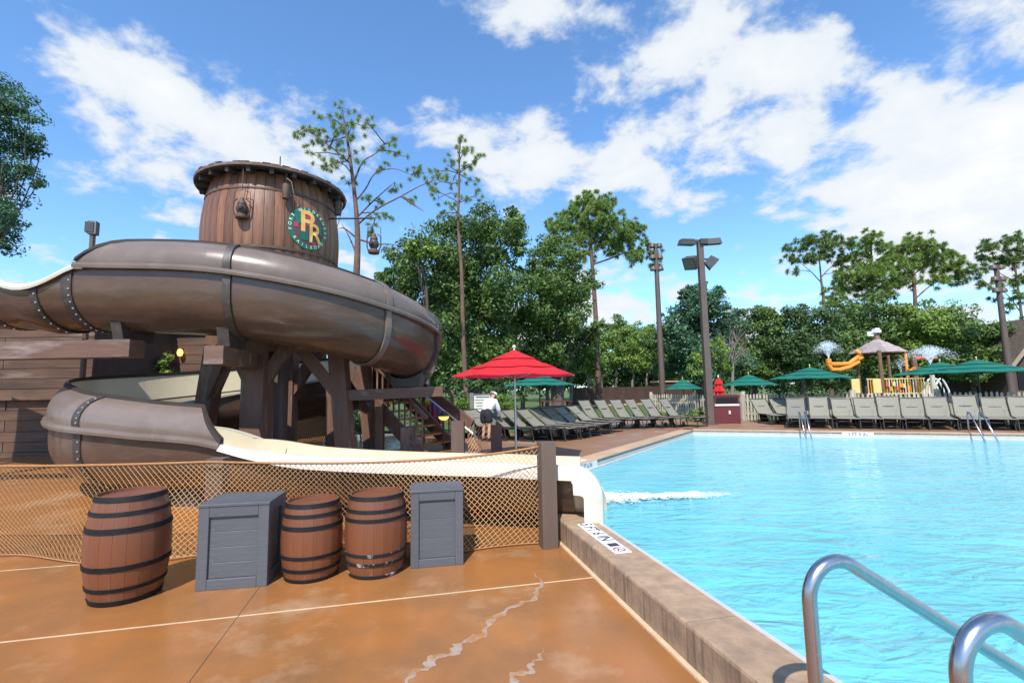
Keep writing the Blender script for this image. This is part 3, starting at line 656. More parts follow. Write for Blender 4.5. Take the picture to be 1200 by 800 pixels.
# ================================================================== WATER SLIDE
ctrl = [(-13.0, 9.4, 3.98), (-11.0, 8.75, 3.9), (-9.2, 8.2, 3.76), (-7.6, 7.82, 3.67), (-6.2, 7.65, 3.58)]
for th, z in ((-90, 3.48), (-60, 3.27), (-30, 3.02), (0, 2.80), (30, 2.54), (60, 2.24), (88, 2.02)):
    ctrl.append((-4.6 + 2.4 * math.cos(R(th)), 10 + 2.4 * math.sin(R(th)), z))
for th, z in ((120, 1.76), (150, 1.58), (180, 1.45), (210, 1.33), (240, 1.22), (268, 1.12)):
    ctrl.append((-4.84 + 2.42 * math.cos(R(th)), 9.42 + 2.42 * math.sin(R(th)), z))
ctrl += [(-3.9, 6.87, 1.03), (-3.1, 6.70, .90), (-2.2, 6.52, .84), (-1.1, 6.30, .81), (-.2, 6.12, .80), (.25, 6.03, .785), (.76, 5.92, .775)]
def catmull(P, n):
    P = [Vector(p) for p in P]; P = [P[0] * 2 - P[1]] + P + [P[-1] * 2 - P[-2]]; out = []
    for i in range(1, len(P) - 2):
        for j in range(n):
            t = j / n; a, b, c, d = P[i - 1], P[i], P[i + 1], P[i + 2]
            out.append(.5 * ((2 * b) + (c - a) * t + (2 * a - 5 * b + 4 * c - d) * t * t + (3 * b - a - 3 * c + d) * t ** 3))
    out.append(P[-2]); return out
NS = 10
path = catmull(ctrl, NS); NPATH = len(path)
def frame(i):
    i = max(0, min(NPATH - 1, i)); a = path[max(i - 1, 0)]; b = path[min(i + 1, NPATH - 1)]; t = (b - a); t.z = 0; t.normalize()
    return path[i], Vector((t.y, -t.x, 0)), Vector((0, 0, 1)), t
def dep(i):                                            # hull depth below the rim
    s = i / NS; return .93 if s < 15 else .93 - .25 * smooth01((s - 15) / 4)
I0 = 38; I1 = int(18.45 * NS)              # covered (hooded) from I0 to I1; open before and after
def dip(i):                                            # the open start: the rim sinks between its two high ends
    if i >= I0: return 0.0
    t = (i - I0 + 13) / 13; return -.34 * math.sin(PI * t) ** 1.2 if 0 < t < 1 else .0
HWD = .63
def inl(i): return .36 * smooth01((i - I1 + 12) / 18)
def hull_profile(i, off=0.0, n=14):
    dd = dep(i); r = HWD + off; st = -(dd - .63); k = dip(i); pts = [(-r, k * .9 - inl(i))]
    for j in range(n + 1):
        a = PI + PI * j / n; pts.append((r * math.cos(a), min(st, k - .02) + (.63 + off) * math.sin(a)))
    pts.append((r, k)); return pts
def rimh(i): return .05 + .075 * smooth01((i - I1) / (1.5 * NS))
def sweep(i0, i1, prof, closed=False, step=1):
    m = MB(); rows = []; idx = list(range(i0, i1 + 1, step))
    for i in idx:
        p, o_, u_, t_ = frame(i); rows.append([p + o_ * a + u_ * b for a, b in prof(i)])
    if closed: rows = [r + [r[0]] for r in rows]
    m.grid(rows)
    if closed:
        k = len(rows[0]); m.f += [tuple(range(k - 1)), tuple((len(rows) - 1) * k + j for j in range(k - 1))]
    return m
slide = thing('water_slide', 'big brown spiral water slide with cream inside running down into the pool', 'water slide', (-4.6, 10.0, 0))
SEG = [0, 26, I0, int(5.0 * NS), int(7.0 * NS), int(8.4 * NS), int(10.5 * NS), int(13.5 * NS), int(15.3 * NS), I1, NPATH - 1]
for a, b in zip(SEG[:-1], SEG[1:]):
    def hp(i): o_ = hull_profile(i, 0); n_ = hull_profile(i, -.03); return o_ + n_[::-1]
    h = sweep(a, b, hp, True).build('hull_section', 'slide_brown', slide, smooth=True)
    sweep(a, b, lambda i: hull_profile(i, -.034)).build('inner_liner', 'slide_cream', h, smooth=True)
def hood_frac(i):                                      # the hood rises quickly at its start and is cut slantwise at its end
    a = (i - I0) / 6.0; b = (I1 - i) / 7.0
    return min(1.0, max(.12, .12 + .88 * math.sin(min(1, max(0, a)) * PI / 2)), max(.08, .08 + .92 * min(1, max(0, b))))
HP = [(.655, .035), (.668, .10), (.665, .17), (.645, .245), (.605, .32), (.545, .39), (.46, .445), (.355, .485)]
def curl(i):                                           # the wall leans in over the front runs and stands open at the back
    s = i / NS; return max(1 - smooth01((s - 8.3) / 1.6), smooth01((s - 14.2) / 1.6))
def hood_prof(i, off=0.0):
    f_ = hood_frac(i) * 7; out = []
    for j in range(8):
        x = f_ * j / 7; k = min(6, int(x)); r_ = x - k; a = HP[k][0] + (HP[k + 1][0] - HP[k][0]) * r_; b = HP[k][1] + (HP[k + 1][1] - HP[k][1]) * r_; cw = curl(i); a = a * cw + (.655 + .08 * x / 7) * (1 - cw); b = b * cw + (.035 + .52 * x / 7) * (1 - cw); b *= 1 - .17 * smooth01((i / NS - 15) / 2.5)
        out.append((a + off * max(0., 1 - b * 1.1), b + off * b * 1.6))
    return out
def hood_lip(i):
    a, b = hood_prof(i)[-1]; return [(a + .03, b - .030), (a + .012, b + .030), (a - .035, b + .040), (a - .035, b - .012)]
for a, b in zip(SEG[2:-2], SEG[3:-1]):
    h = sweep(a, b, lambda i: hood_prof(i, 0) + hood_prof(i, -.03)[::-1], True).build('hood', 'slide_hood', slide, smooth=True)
    sweep(a, b, lambda i: hood_prof(i, -.034)).build('inner_liner', 'slide_cream', h, smooth=True)
    sweep(a, b, hood_lip, True).build('hood_lip', 'hood_lip', h)
    sweep(a, b, lambda i: [(.63, -.035), (.715, -.04), (.722, .0), (.712, .004), (.708, .04), (.63, .045)], True).build('flange', 'slide_hood', slide)
sweep(I1, NPATH - 1, lambda i: [(.60, .025), (.675, .02), (.72, -.03), (.735, -rimh(i)), (.715, -rimh(i)), (.64, -.03)], True).build('rim', 'rim_cream', slide, smooth=True)
sweep(I1, NPATH - 1, lambda i: [(-.60, .025 - inl(i)), (-.675, .02 - inl(i)), (-.70, -.03 - inl(i)), (-.71, -.10 - inl(i)), (-.69, -.10 - inl(i)), (-.64, -.03 - inl(i))], True).build('rim', 'rim_cream', slide, smooth=True)
sweep(0, I0 + 1, lambda i: [(.585, dip(i) - .02), (.60, dip(i) + .03), (.66, dip(i) + .035), (.70, dip(i) - .02), (.69, dip(i) - .06), (.64, dip(i) - .03)], True).build('rim', 'rim_cream', slide, smooth=True)
sweep(0, I1, lambda i: [(-.60, dip(i) * .9 + .025 - inl(i)), (-.68, dip(i) * .9 + .02 - inl(i)), (-.68, dip(i) * .9 - .03 - inl(i)), (-.61, dip(i) * .9 - .03 - inl(i))], True).build('rim', 'rim_cream', slide, smooth=True)
# end lips: both rims curve down to the water
for sgn in (1, -1):
    m = MB(); rows = []
    p, o_, u_, t_ = frame(NPATH - 1)
    for k in range(13):
        a = PI / 2 * k / 12; c = p + t_ * (.30 * math.sin(a)) + u_ * (-.30 + .30 * math.cos(a) - (inl(NPATH) if sgn < 0 else 0))
        tt = t_ * math.cos(a) - u_ * math.sin(a); nn = u_ * math.cos(a) + t_ * math.sin(a)
        if k == 12:
            pass
        w_ = .145 + .05 * math.sin(2 * a) + .03 * math.sin(a)
        rows.append([c + o_ * (sgn * q) + nn * h_ for q, h_ in ((.60, .025), (.675, .02), (.72, -.03), (.735, -w_), (.715, -w_), (.64, -.03), (.60, .025))])
    last = rows[-1]
    for s in (.12, .30): rows.append([q + Vector((0, 0, -s)) for q in last])
    m.grid(rows); k = len(rows[0]); m.f += [tuple((len(rows) - 1) * k + j for j in range(k - 1))]
    m.build('end_lip', 'rim_cream', slide, smooth=True)
m = MB(); rows = []
p, o_, u_, t_ = frame(NPATH - 1)
for k in range(5): rows.append([p + t_ * (.07 * k) + o_ * a + u_ * (b - .03 * k * k * .25) for a, b in hull_profile(NPATH - 1, -.03)[3:-3]])
m.grid(rows); m.build('end_floor', 'slide_cream', slide, smooth=True)

def strap(i, wdt, name='strap', off=.014, mt='slide_strap', hood=True):
    p, o_, u_, t_ = frame(i); pr = hull_profile(i, off)
    m = MB(); m.grid([[p + t_ * s + o_ * a + u_ * b for a, b in pr] for s in (-wdt / 2, wdt / 2)])
    k = len(pr); pi_ = hull_profile(i, 0); 
    for s, base in ((-wdt / 2, 0), (wdt / 2, 0)): m.grid([[p + t_ * s + o_ * a + u_ * b for a, b in pr], [p + t_ * s + o_ * a + u_ * b for a, b in pi_]])
    o1 = m.build(name, mt, slide, smooth=True)
    if hood and I0 <= i <= I1:
        m = MB(); m.grid([[p + t_ * s + o_ * a + u_ * b for a, b in hood_prof(i, off)] for s in (-wdt / 2, wdt / 2)])
        for s in (-wdt / 2, wdt / 2): m.grid([[p + t_ * s + o_ * a + u_ * b for a, b in hood_prof(i, off)], [p + t_ * s + o_ * a + u_ * b for a, b in hood_prof(i, 0)]])
        m.build(name, mt, slide, smooth=True)
    return o1
def bolts(i, side, n, j0=.35, hood=False):
    p, o_, u_, t_ = frame(i); pr = hull_profile(i, .02); m = MB(); k = len(pr)
    for q in range(n):
        f_ = j0 + (1 - j0) * q / n; x = f_ * (k - 1); a = int(x); b = min(a + 1, k - 1); r_ = x - a
        c = [pr[a][d] + (pr[b][d] - pr[a][d]) * r_ for d in (0, 1)]
        m.box(p + t_ * side + o_ * c[0] + u_ * c[1], (.022, .022, .022), rot=.5)
    if hood:
        for (a, b) in hood_prof(i, .02)[1:-1]: m.box(p + t_ * side + o_ * a + u_ * b, (.022, .022, .022), rot=.4)
    b_ = m.build('bolt_row', 'bolt', slide); b_['kind'] = 'stuff'
def path_at_px(px, i0, i1):                            # path index whose outer rim shows at column px
    best = None
    for i in range(i0, i1):
        p, o_, u_, t_ = frame(i); q = p + o_ * .63 - EYE
        x = 600 + FPX * q.dot(_Rt) / q.dot(_F)
        if best is None or abs(x - px) < best[0]: best = (abs(x - px), i)
    return best[1]
i_a = path_at_px(82, 15, 60); i_b = path_at_px(262, 30, 80); i_c = path_at_px(452, 40, 90); i_o = path_at_px(40, 10, 60)
strap(i_a, .17, off=.02); bolts(i_a, .045, 15)
strap(i_o, .13); bolts(i_o, .03, 9, .5)
strap(i_o - 7, .13); bolts(i_o - 7, .03, 9, .5)
strap(i_b, .11, off=.035); strap(i_c, .11, off=.035, mt='slide_hood')
i_end = 7 * NS + 9
i_d = path_at_px(88, 150, 185); strap(i_d, .15); bolts(i_d, .04, 14, .4, True)
strap(i_end, .13, off=.05)
for s in (9.6, 11.2, 13.0): strap(int(s * NS), .10)
for s in (20.2,): strap(int(s * NS), .05, mt='slide_brown', hood=False)
# saddle plates where the hull rests on its beams
def saddle(i, w_, z0, mt='slide_strap'):
    p, o_, u_, t_ = frame(i); pr = hull_profile(i, .004); rows = []
    m = MB()
    for s in (-w_ / 2, w_ / 2):
        rows.append([p + t_ * s + o_ * a + u_ * b for a, b in pr[6:12]])
    k = len(rows[0]); low = []
    for s in (-w_ / 2, w_ / 2): low.append([Vector((0, 0, 0)) + Vector(((p + t_ * s + o_ * (a * .8)).x, (p + t_ * s + o_ * (a * .8)).y, z0)) for a, b in pr[6:12]])
    m.grid([rows[0], rows[1]]); m.grid([low[0], low[1]]); m.grid([rows[0], low[0]]); m.grid([rows[1], low[1]])
    m.grid([[rows[0][0], rows[1][0]], [low[0][0], low[1][0]]]); m.grid([[rows[0][-1], rows[1][-1]], [low[0][-1], low[1][-1]]])
    m.build('saddle_plate', mt, slide)
i_s1 = path_at_px(128, 25, 60); i_s2 = path_at_px(254, 30, 80); i_s3 = 7 * NS + 9
for i in (i_s1, i_s2, i_s3): saddle(i, .17 if i != i_s3 else .40, path[i].z - 1.10)

# ================================================================== TOWER that carries the slide and the big barrel
tw = thing('timber_tower', 'dark timber post and brace tower carrying the slide and the giant barrel', 'tower', (-4.6, 10.0, 0))
def post(a, b, s, name='post', mt='timber', par=None):
    m = MB(); m.beam(a, b, s, s, up=Vector((0, 1, 0))); return m.build(name, mt, par or tw)
PB = {'l': ((-6.02, 9.2, 0), (-5.62, 9.3, 3.92)), 'c': ((-4.62, 8.7, 0), (-4.66, 8.75, 3.92)), 'r': ((-3.12, 9.2, 0), (-3.56, 9.3, 3.92)), 'bl': ((-6.0, 11.0, 0), (-5.6, 11.0, 3.92)), 'b': ((-4.95, 10.6, 0), (-4.95, 10.6, 3.92)), 'br': ((-3.2, 11.1, 0), (-3.6, 11.0, 3.92))}
for k, (a, b) in PB.items(): post(a, b, .40 if k == 'c' else .30)
def pt(k, z): a, b = Vector(PB[k][0]), Vector(PB[k][1]); return a.lerp(b, z / 4.05)
for a, b in (((pt('c', 1.75)), (-4.15, 8.85, 2.55)), ((pt('r', 1.55)), (-4.1, 9.0, 2.6)), ((pt('l', 1.55)), (-5.25, 8.9, 2.5)), ((pt('c', 1.7)), (-5.15, 8.85, 2.5)),
             ((pt('b', 1.6)), (-4.3, 10.6, 2.6)), ((pt('b', 1.6)), (-5.6, 10.7, 2.6)), ((pt('br', 1.6)), (-4.0, 10.8, 2.6))):
    m = MB(); m.beam(a, b, .20, .22); m.build('brace', 'timber', tw)
for a, b in ((pt('l', 2.62), pt('c', 2.62)), (pt('c', 2.62), pt('r', 2.62)), (pt('l', 3.4), pt('bl', 3.4)), (pt('r', 3.4), pt('br', 3.4)), (pt('bl', 3.4), pt('br', 3.4))):
    m = MB(); m.beam(a, b, .22, .26); m.build('tie_beam', 'timber_h', tw)
zb = path[i_s2].z - 1.10
m = MB(); fb = frame(i_s2)[0]; m.beam(fb + frame(i_s2)[1] * .62 + Vector((0, 0, zb - .15 - fb.z)), (-4.75, 8.9, zb - .15), .26, .27); m.build('outrigger_beam', 'timber_h', tw)
fb, fo = frame(i_s3)[0], frame(i_s3)[1]; zb = fb.z - 1.10
m = MB(); m.beam(Vector((fb.x, fb.y, zb - .1)) + fo * .75, pt('r', 1.62) + Vector((-.25, .2, 0)) * 0 + Vector((0, 0, zb - .1 - 1.62)), .22, .20); m.build('outrigger_beam', 'timber_h', tw)
m = MB(); m.tube([(-4.72, 9.75, 0), (-4.72, 9.75, 4.05)], .15, 14); m.build('steel_column', 'pole_bronze', tw, smooth=True)
for i in range(6):
    m = MB(); m.box((-6.65 + .42 * i, 10.0, 3.98), (.405, 2.2, .12)); m.build('floor_plank', 'timber', tw)

# the giant barrel on top
BC = XY(320, 10.0, 5); BX, BY = BC.x, 10.0
TZ = 4.05
tank = thing('giant_barrel', 'giant wooden barrel with round shingled roof and green emblem on the slide tower', 'barrel tower', (BX, BY, TZ))
TH, TRm, TRe = 1.86, 1.33, 1.17
trad = lambda z: TRe + (TRm - TRe) * (1 - ((z / TH - .40) / .62) ** 2) if True else 0
m = MB(); nst = 46; da = 2 * PI / nst; rows = []
for i in range(9):
    z = TH * i / 8; r = trad(z); ga = .003 / r; rows.append([(rr * math.cos(a), rr * math.sin(a), z) for a, rr in ((ga, r - .03), (ga * 1.3, r - .003), (da * .5, r + .004), (da - ga * 1.3, r - .003), (da - ga, r - .03))])
m.grid(rows); me = m.mesh('stave', 'stave', smooth=True)
for k in range(nst): put('stave', me, tank, rot=(0, 0, k * da))
c = MB(); c.lathe([(trad(TH * i / 8) - .022, TH * i / 8) for i in range(9)], 40, capb=True, capt=True); c.build('core', 'joint_dark', tank, world=False)
for z, hw in ((1.50, .035), (.35, .05)):
    h = MB(); h.lathe([(trad(z) - .01, z - hw / 2), (trad(z) + .016, z - hw / 2), (trad(z) + .016, z + hw / 2), (trad(z) - .01, z + hw / 2)], 64); h.build('hoop', 'rusty_iron', tank, smooth=True, world=False)
RZ = TH - .06; RR = 1.47
rf = MB(); rf.lathe([(0.01, .40), (RR - .04, .10), (RR - .03, .035), (0.01, .33)], 48, (0, 0, RZ)); rf_o = rf.build('roof', 'eave_wood', tank, world=False)
sh = MB(); sh.box((0, 0, 0), (.24, .14, .009)); sme = sh.mesh('shingle', 'shingle')
for ring_ in range(6):
    rr = RR - .13 - ring_ * .22; n_ = int(2 * PI * rr / .16)
    for k in range(n_ if ring_ < 3 else 0):
        a = 2 * PI * (k + .5 * (ring_ % 2)) / n_ + rnd.uniform(-.01, .01); z = RZ + .110 + (RR - rr) * .185 + rnd.uniform(0, .008)
        o = put('shingle', sme, rf_o, ((rr + rnd.uniform(-.02, .03)) * math.cos(a), (rr + rnd.uniform(-.02, .03)) * math.sin(a), z)); o.rotation_euler = (rnd.uniform(-.05, .05), .18, a)
fr_ = MB(); fr_.lathe([(RR - .03, .055), (RR + .0, .055), (RR + .005, .105), (RR - .03, .105)], 64, (0, 0, RZ)); fr_.build('fascia', 'timber_h', rf_o, smooth=True, world=False)
for k in range(22):
    a = 2 * PI * k / 22; m = MB(); m.beam((1.02 * math.cos(a), 1.02 * math.sin(a), RZ + .06), ((RR - .05) * math.cos(a), (RR - .05) * math.sin(a), RZ + .0), .07, .09); m.build('rafter', 'eave_wood', rf_o, world=False)
m = MB(); m.tube([(.0, .2, RZ + .3), (.0, .2, RZ + 1.05)], .012, 6); m.build('lightning_rod', 'steel_dark', tank, world=False)

# emblem painted on the staves: curved shapes that follow the barrel
tocam = math.atan2(-BY, -BX)
ang0 = tocam + .50                                      # where the emblem's centre sits round the barrel
EZ, ER = .84, .43
def wrap(me, lift, cx=0., cz=0., sx=1., sy=1.):          # bend a flat mesh (x right, y up) on to the barrel
    for v in me.vertices:
        x = cx + v.co.x * sx; y = cz + v.co.y * sy; z = EZ + y; r = trad(z) + lift; a = ang0 + x / trad(EZ); v.co = (r * math.cos(a), r * math.sin(a), z)
    me.update(); return me
def dense_disc(r0, r1, n=72, k=6):
    m = MB(); m.lathe([(r0 + (r1 - r0) * i / k, 0) for i in range(k + 1)], n); return m
put('emblem_field', wrap(dense_disc(.001, ER - .085).mesh('emblem_field', 'emblem_dark', smooth='all'), .010), tank)
put('emblem_ring', wrap(dense_disc(ER - .095, ER, k=2).mesh('emblem_ring', 'emblem_green', smooth='all'), .014), tank)
def sub(me):
    bm = bmesh.new(); bm.from_mesh(me); bmesh.ops.triangulate(bm, faces=bm.faces)
    bm.to_mesh(me); bm.free(); return me
for cx, cz, w_, h_, mt in ((-.20, .17, .16, .22, 'emblem_green'), (-.10, -.17, .16, .18, 'emblem_green'), (.03, .16, .20, .24, 'emblem_pink'), (-.27, .02, .10, .10, 'emblem_pink'), (.10, -.30, .10, .08, 'emblem_pink'), (.22, .02, .12, .2, 'emblem_green')):
    m = MB(); m.grid([[(x, y, 0) for x in np.linspace(-w_ / 2, w_ / 2, 5)] for y in (-h_ / 2, h_ / 2)]); put('emblem_patch', wrap(m.mesh('emblem_patch', mt), .016, cx, cz), tank)
put('emblem_letter', wrap(sub(text_mesh('P', .62, 'emblem_yellow', bold=.012)), .021, -.05, .11), tank)
put('emblem_letter', wrap(sub(text_mesh('R', .56, 'emblem_yellow', bold=.008)), .024, .12, -.10, .92), tank)
def arc_text(body, r, a_mid, spread, flip):
    n_ = len(body)
    for i, ch in enumerate(body):
        if ch == ' ': continue
        f_ = (i - (n_ - 1) / 2) / max(1, n_ - 1) * spread
        a = a_mid + (f_ if flip else -f_)
        me = text_mesh(ch, .085, 'emblem_text', bold=.002); rot = a - PI / 2 if not flip else a + PI / 2
        for v in me.vertices:
            x, y = v.co.x, v.co.y; v.co.x = r * math.cos(a) + x * math.cos(rot) - y * math.sin(rot); v.co.y = r * math.sin(a) + x * math.sin(rot) + y * math.cos(rot)
        put('emblem_letter', wrap(me, .020), tank)
arc_text('FORT WILDERNESS', ER - .048, PI / 2, R(205), False)
arc_text('RAILROAD', ER - .048, -PI / 2, R(100), True)

# hanging railway lanterns and weights
def lantern(label, P, chain_top, s=1.0, grp='old lanterns hanging by the barrel'):
    t = thing('hanging_lantern', label, 'lantern', P, rnd.uniform(-.3, .3), grp)
    b = MB(); b.lathe([(.001, 0), (.085, 0), (.09, .015), (.085, .05), (.05, .07), (.05, .085)], 18); b.v = [tuple(Vector(v) * s) for v in b.v]; b.build('base', 'rusty_iron', t, smooth=True, world=False)
    gl = MB(); gl.lathe([(.05, .085), (.075, .12), (.08, .16), (.065, .205), (.05, .22)], 18); gl.v = [tuple(Vector(v) * s) for v in gl.v]; gl.build('globe', 'lamp_body', t, smooth=True, world=False)
    tp = MB(); tp.lathe([(.05, .22), (.06, .225), (.055, .265), (.035, .29), (.03, .32), (.001, .325)], 18); tp.v = [tuple(Vector(v) * s) for v in tp.v]; tp.build('chimney_cap', 'rusty_iron', t, smooth=True, world=False)
    for a in (0, PI):
        m = MB(); pts = [(.085 * math.cos(a), 0, .03), (.115 * math.cos(a), 0, .12), (.115 * math.cos(a), 0, .26), (.06 * math.cos(a), 0, .31)]
        m.tube([Vector(p) * s for p in pts], .011 * s, 6); m.build('side_tube', 'rusty_iron', t, world=False)
    m = MB(); m.tube([Vector(p) * s for p in [(-.115, 0, .24), (-.11, 0, .42), (0, 0, .46), (.11, 0, .42), (.115, 0, .24)]], .006 * s, 5); m.build('bail', 'rusty_iron', t, world=False)
    ln = MB(); ln.lathe([(.001, .03), (.03, .025), (.035, 0)], 12); ln.v = [(v[0] * s, -(.078 + v[2]) * s, (v[1] + .155) * s) for v in ln.v]; ln.build('bullseye', 'amber_glass', t, smooth=True, world=False)
    m = MB(); top = Vector(chain_top) - Vector(P); m.tube([(0, 0, .45 * s), top], .009, 5); m.build('chain', 'steel_dark', t, world=False)
    return t
rb = 1.40
def on_rim(px): 
    best = None
    for k in range(720):
        a = 2 * PI * k / 720; p = Vector((BX + rb * math.cos(a), BY + rb * math.sin(a), TZ + RZ))
        if p.y > BY: continue
        q = p - EYE; x = 600 + FPX * q.dot(_Rt) / q.dot(_F)
        if best is None or abs(x - px) < best[0]: best = (abs(x - px), p)
    return best[1]
q = on_rim(285); l1 = D(284, 256, q.y); lantern('rusty lantern hanging in front of the giant barrel staves', (q.x, q.y, l1.z), q, 1.22)
q = D(438, 297, 9.6)
arm = q + Vector((0, 0, .75))
la = lantern('rusty lantern hanging in the open air beside the pine trunk', q, arm, 1.3)
m = MB(); m.tube([Vector((BX + 1.25, BY - .3, arm.z + .1)) - q, arm - q + Vector((0, 0, .0))], .018, 6); m.build('bracket_arm', 'steel_dark', la, world=False)
def weight(label, px, py):
    q = on_rim(px); z = D(px, py, q.y).z; t = thing('hanging_weight', label, 'weight', (q.x, q.y, z), 0, 'iron weights hanging from the barrel roof')
    m = MB(); m.lathe([(.001, 0), (.062, 0), (.066, .01), (.066, .27), (.055, .29), (.001, .30)], 16); m.build('cylinder', 'rusty_iron', t, smooth=True, world=False)
    m = MB(); n_ = 7; hh = (q.z - z - .28)
    for i in range(n_): m.tube([(.014 * math.cos(a), 0 if i % 2 else .014 * math.cos(a), .29 + hh * (i + .5) / n_ + hh / n_ * .6 * math.sin(a)) if False else ((.016 * math.cos(a), 0, .29 + hh * (i + .5) / n_ + hh / n_ * .62 * math.sin(a)) if i % 2 else (0, .016 * math.cos(a), .29 + hh * (i + .5) / n_ + hh / n_ * .62 * math.sin(a))) for a in np.linspace(0, 2 * PI, 9)], .006, 4)
    m.build('chain', 'steel_dark', t, world=False)
    m = MB(); a_ = math.atan2(q.y - BY, q.x - BX); n2 = Vector((math.cos(a_), math.sin(a_), 0))
    m.tube([(0, 0, hh + .2), Vector((.10, 0, hh + .12)), Vector((.17, .02, hh - .1)) - n2 * .1, Vector((.19, .02, hh - .45)) - n2 * .22], .007, 5); m.build('rope', 'cord', t, smooth='all', world=False)
weight('plain iron weight on a chain above the green emblem', 336, 233)
weight('plain iron weight on a chain at the roof edge right of the emblem', 396, 252)
# small chain brace beside the lantern
# box on a post behind the slide
bp_ = D(107, 300, 9.6); t = thing('speaker_box', 'grey weatherproof box on a post above the slide start', 'speaker', (bp_.x, bp_.y, 0))
m = MB(); m.tube([(bp_.x, bp_.y, 0), (bp_.x, bp_.y, D(107, 272, 9.6).z)], .05, 8); m.build('post', 'pole_bronze', t)
zz0, zz1 = D(107, 275, 9.6).z, D(107, 260, 9.6).z
m = MB(); m.box((bp_.x, bp_.y, (zz0 + zz1) / 2), (.15, .15, zz1 - zz0), rot=.3); m.build('housing', 'board_grey', t)
m = MB(); m.box((bp_.x - .03, bp_.y - .02, (zz0 + zz1) / 2), (.15, .16, zz1 - zz0 - .06), rot=.3); m.build('grille', 'lamp_body', t)

# ================================================================== PLANK BUILDING at the left
BYL = 11.9
sb_ = thing('plank_building', 'weathered brown horizontal plank building at the left under the slide start', 'building', (-13, BYL, 0))
xe = XY(106, BYL, 1.5).x
z = .02; k = 0
while z < 4.25:
    h_ = .25 if k % 3 else .28; low = z < 1.45
    x1 = xe + (.1 if low else 0) - (1.0 if z > 3.7 else 0); y_ = BYL + (.16 if low else 0)
    for x0_, x1_ in ((-21, -13.2 + .5 * (k % 2)), (-13.19 + .5 * (k % 2), x1)):
        m = MB(); m.box(((x0_ + x1_) / 2, y_ + rnd.uniform(0, .02), z + h_ / 2), (x1_ - x0_ - .006, .05, h_ - .012)); m.build('plank', 'plank_wall', sb_)
    z += h_; k += 1
m = MB(); m.box(((-21 + xe - .2) / 2, BYL + 2.1, 2.0), (xe + 20.8, 3.8, 4.0)); m.build('wall', 'eave_wood', sb_)
m = MB(); m.slab([(-21.5, BYL - .4, 4.0), (xe - .6, BYL - .4, 4.0), (xe - .6, BYL + 4.4, 4.5), (-21.5, BYL + 4.4, 4.5)], (0, 0, 1), .1); m.build('roof', 'shingle', sb_)
fb, fo = frame(i_s1)[0], frame(i_s1)[1]; zb = fb.z - 1.10
a = D(161, 405, fb.y + fo.y * .45); 
hb = thing('support_beam', 'thick horizontal timber beam under the slide start beside the plank wall', 'beam', (-9, a.y, zb - .15))
m = MB(); m.beam((-13.5, a.y + .1, zb - .13), (a.x, a.y, zb - .13), .30, .26); m.build('timber', 'timber_h', hb)
m = MB(); m.box((-9.3, a.y + .15, (zb - .26) / 2), (.24, .24, zb - .26)); m.build('post', 'timber', hb)
for x in (-9.9, -11.6):
    m = MB(); i_ = min(range(0, 40), key=lambda q: abs(path[q].x - x)); pz = path[i_].z - .97 + dip(i_) * 0
    m.box((x, path[i_].y, pz / 2), (.25, .25, pz + .06)); m.build('post', 'timber', hb)

# dark plank box added to fill the shade under the slide, with an amber lamp
sd_ = thing('shade_filler', 'dark brown plank box added to fill the shade behind the slide tower', 'shed', (-9.4, 15.2, 0))
for k in range(14):
    m = MB(); m.box((-9.5, 15.0, .15 + k * .29), (5.6, .06, .275)); m.build('plank', 'plank_wall', sd_)
m = MB(); m.box((-9.5, 16.2, 2.05), (5.5, 2.3, 4.1)); m.build('wall', 'eave_wood', sd_)
m = MB(); m.slab([(-12.5, 14.6, 3.9), (-6.5, 14.6, 3.9), (-6.5, 16.3, 4.4), (-12.5, 16.3, 4.4)], (0, -.5, 1), .08); m.build('roof', 'shingle', sd_)
lp = D(211, 413, 14.85); t = thing('wall_lamp', 'small amber lamp glowing under the slide on the added dark plank box', 'lamp', (lp.x, lp.y, lp.z))
m = MB(); m.lathe([(.001, -.12), (.06, -.1), (.09, 0), (.06, .1), (.001, .12)], 14); m.build('globe', 'warm_globe', t, smooth=True, world=False)
m = MB(); m.box((0, .10, .12), (.06, .2, .04)); m.build('bracket', 'steel_dark', t, world=False)
wg = MATS['warm_globe'].node_tree.nodes['Principled BSDF']; wg.inputs['Emission Color'].default_value = (1, .5, .12, 1); wg.inputs['Emission Strength'].default_value = 1.2

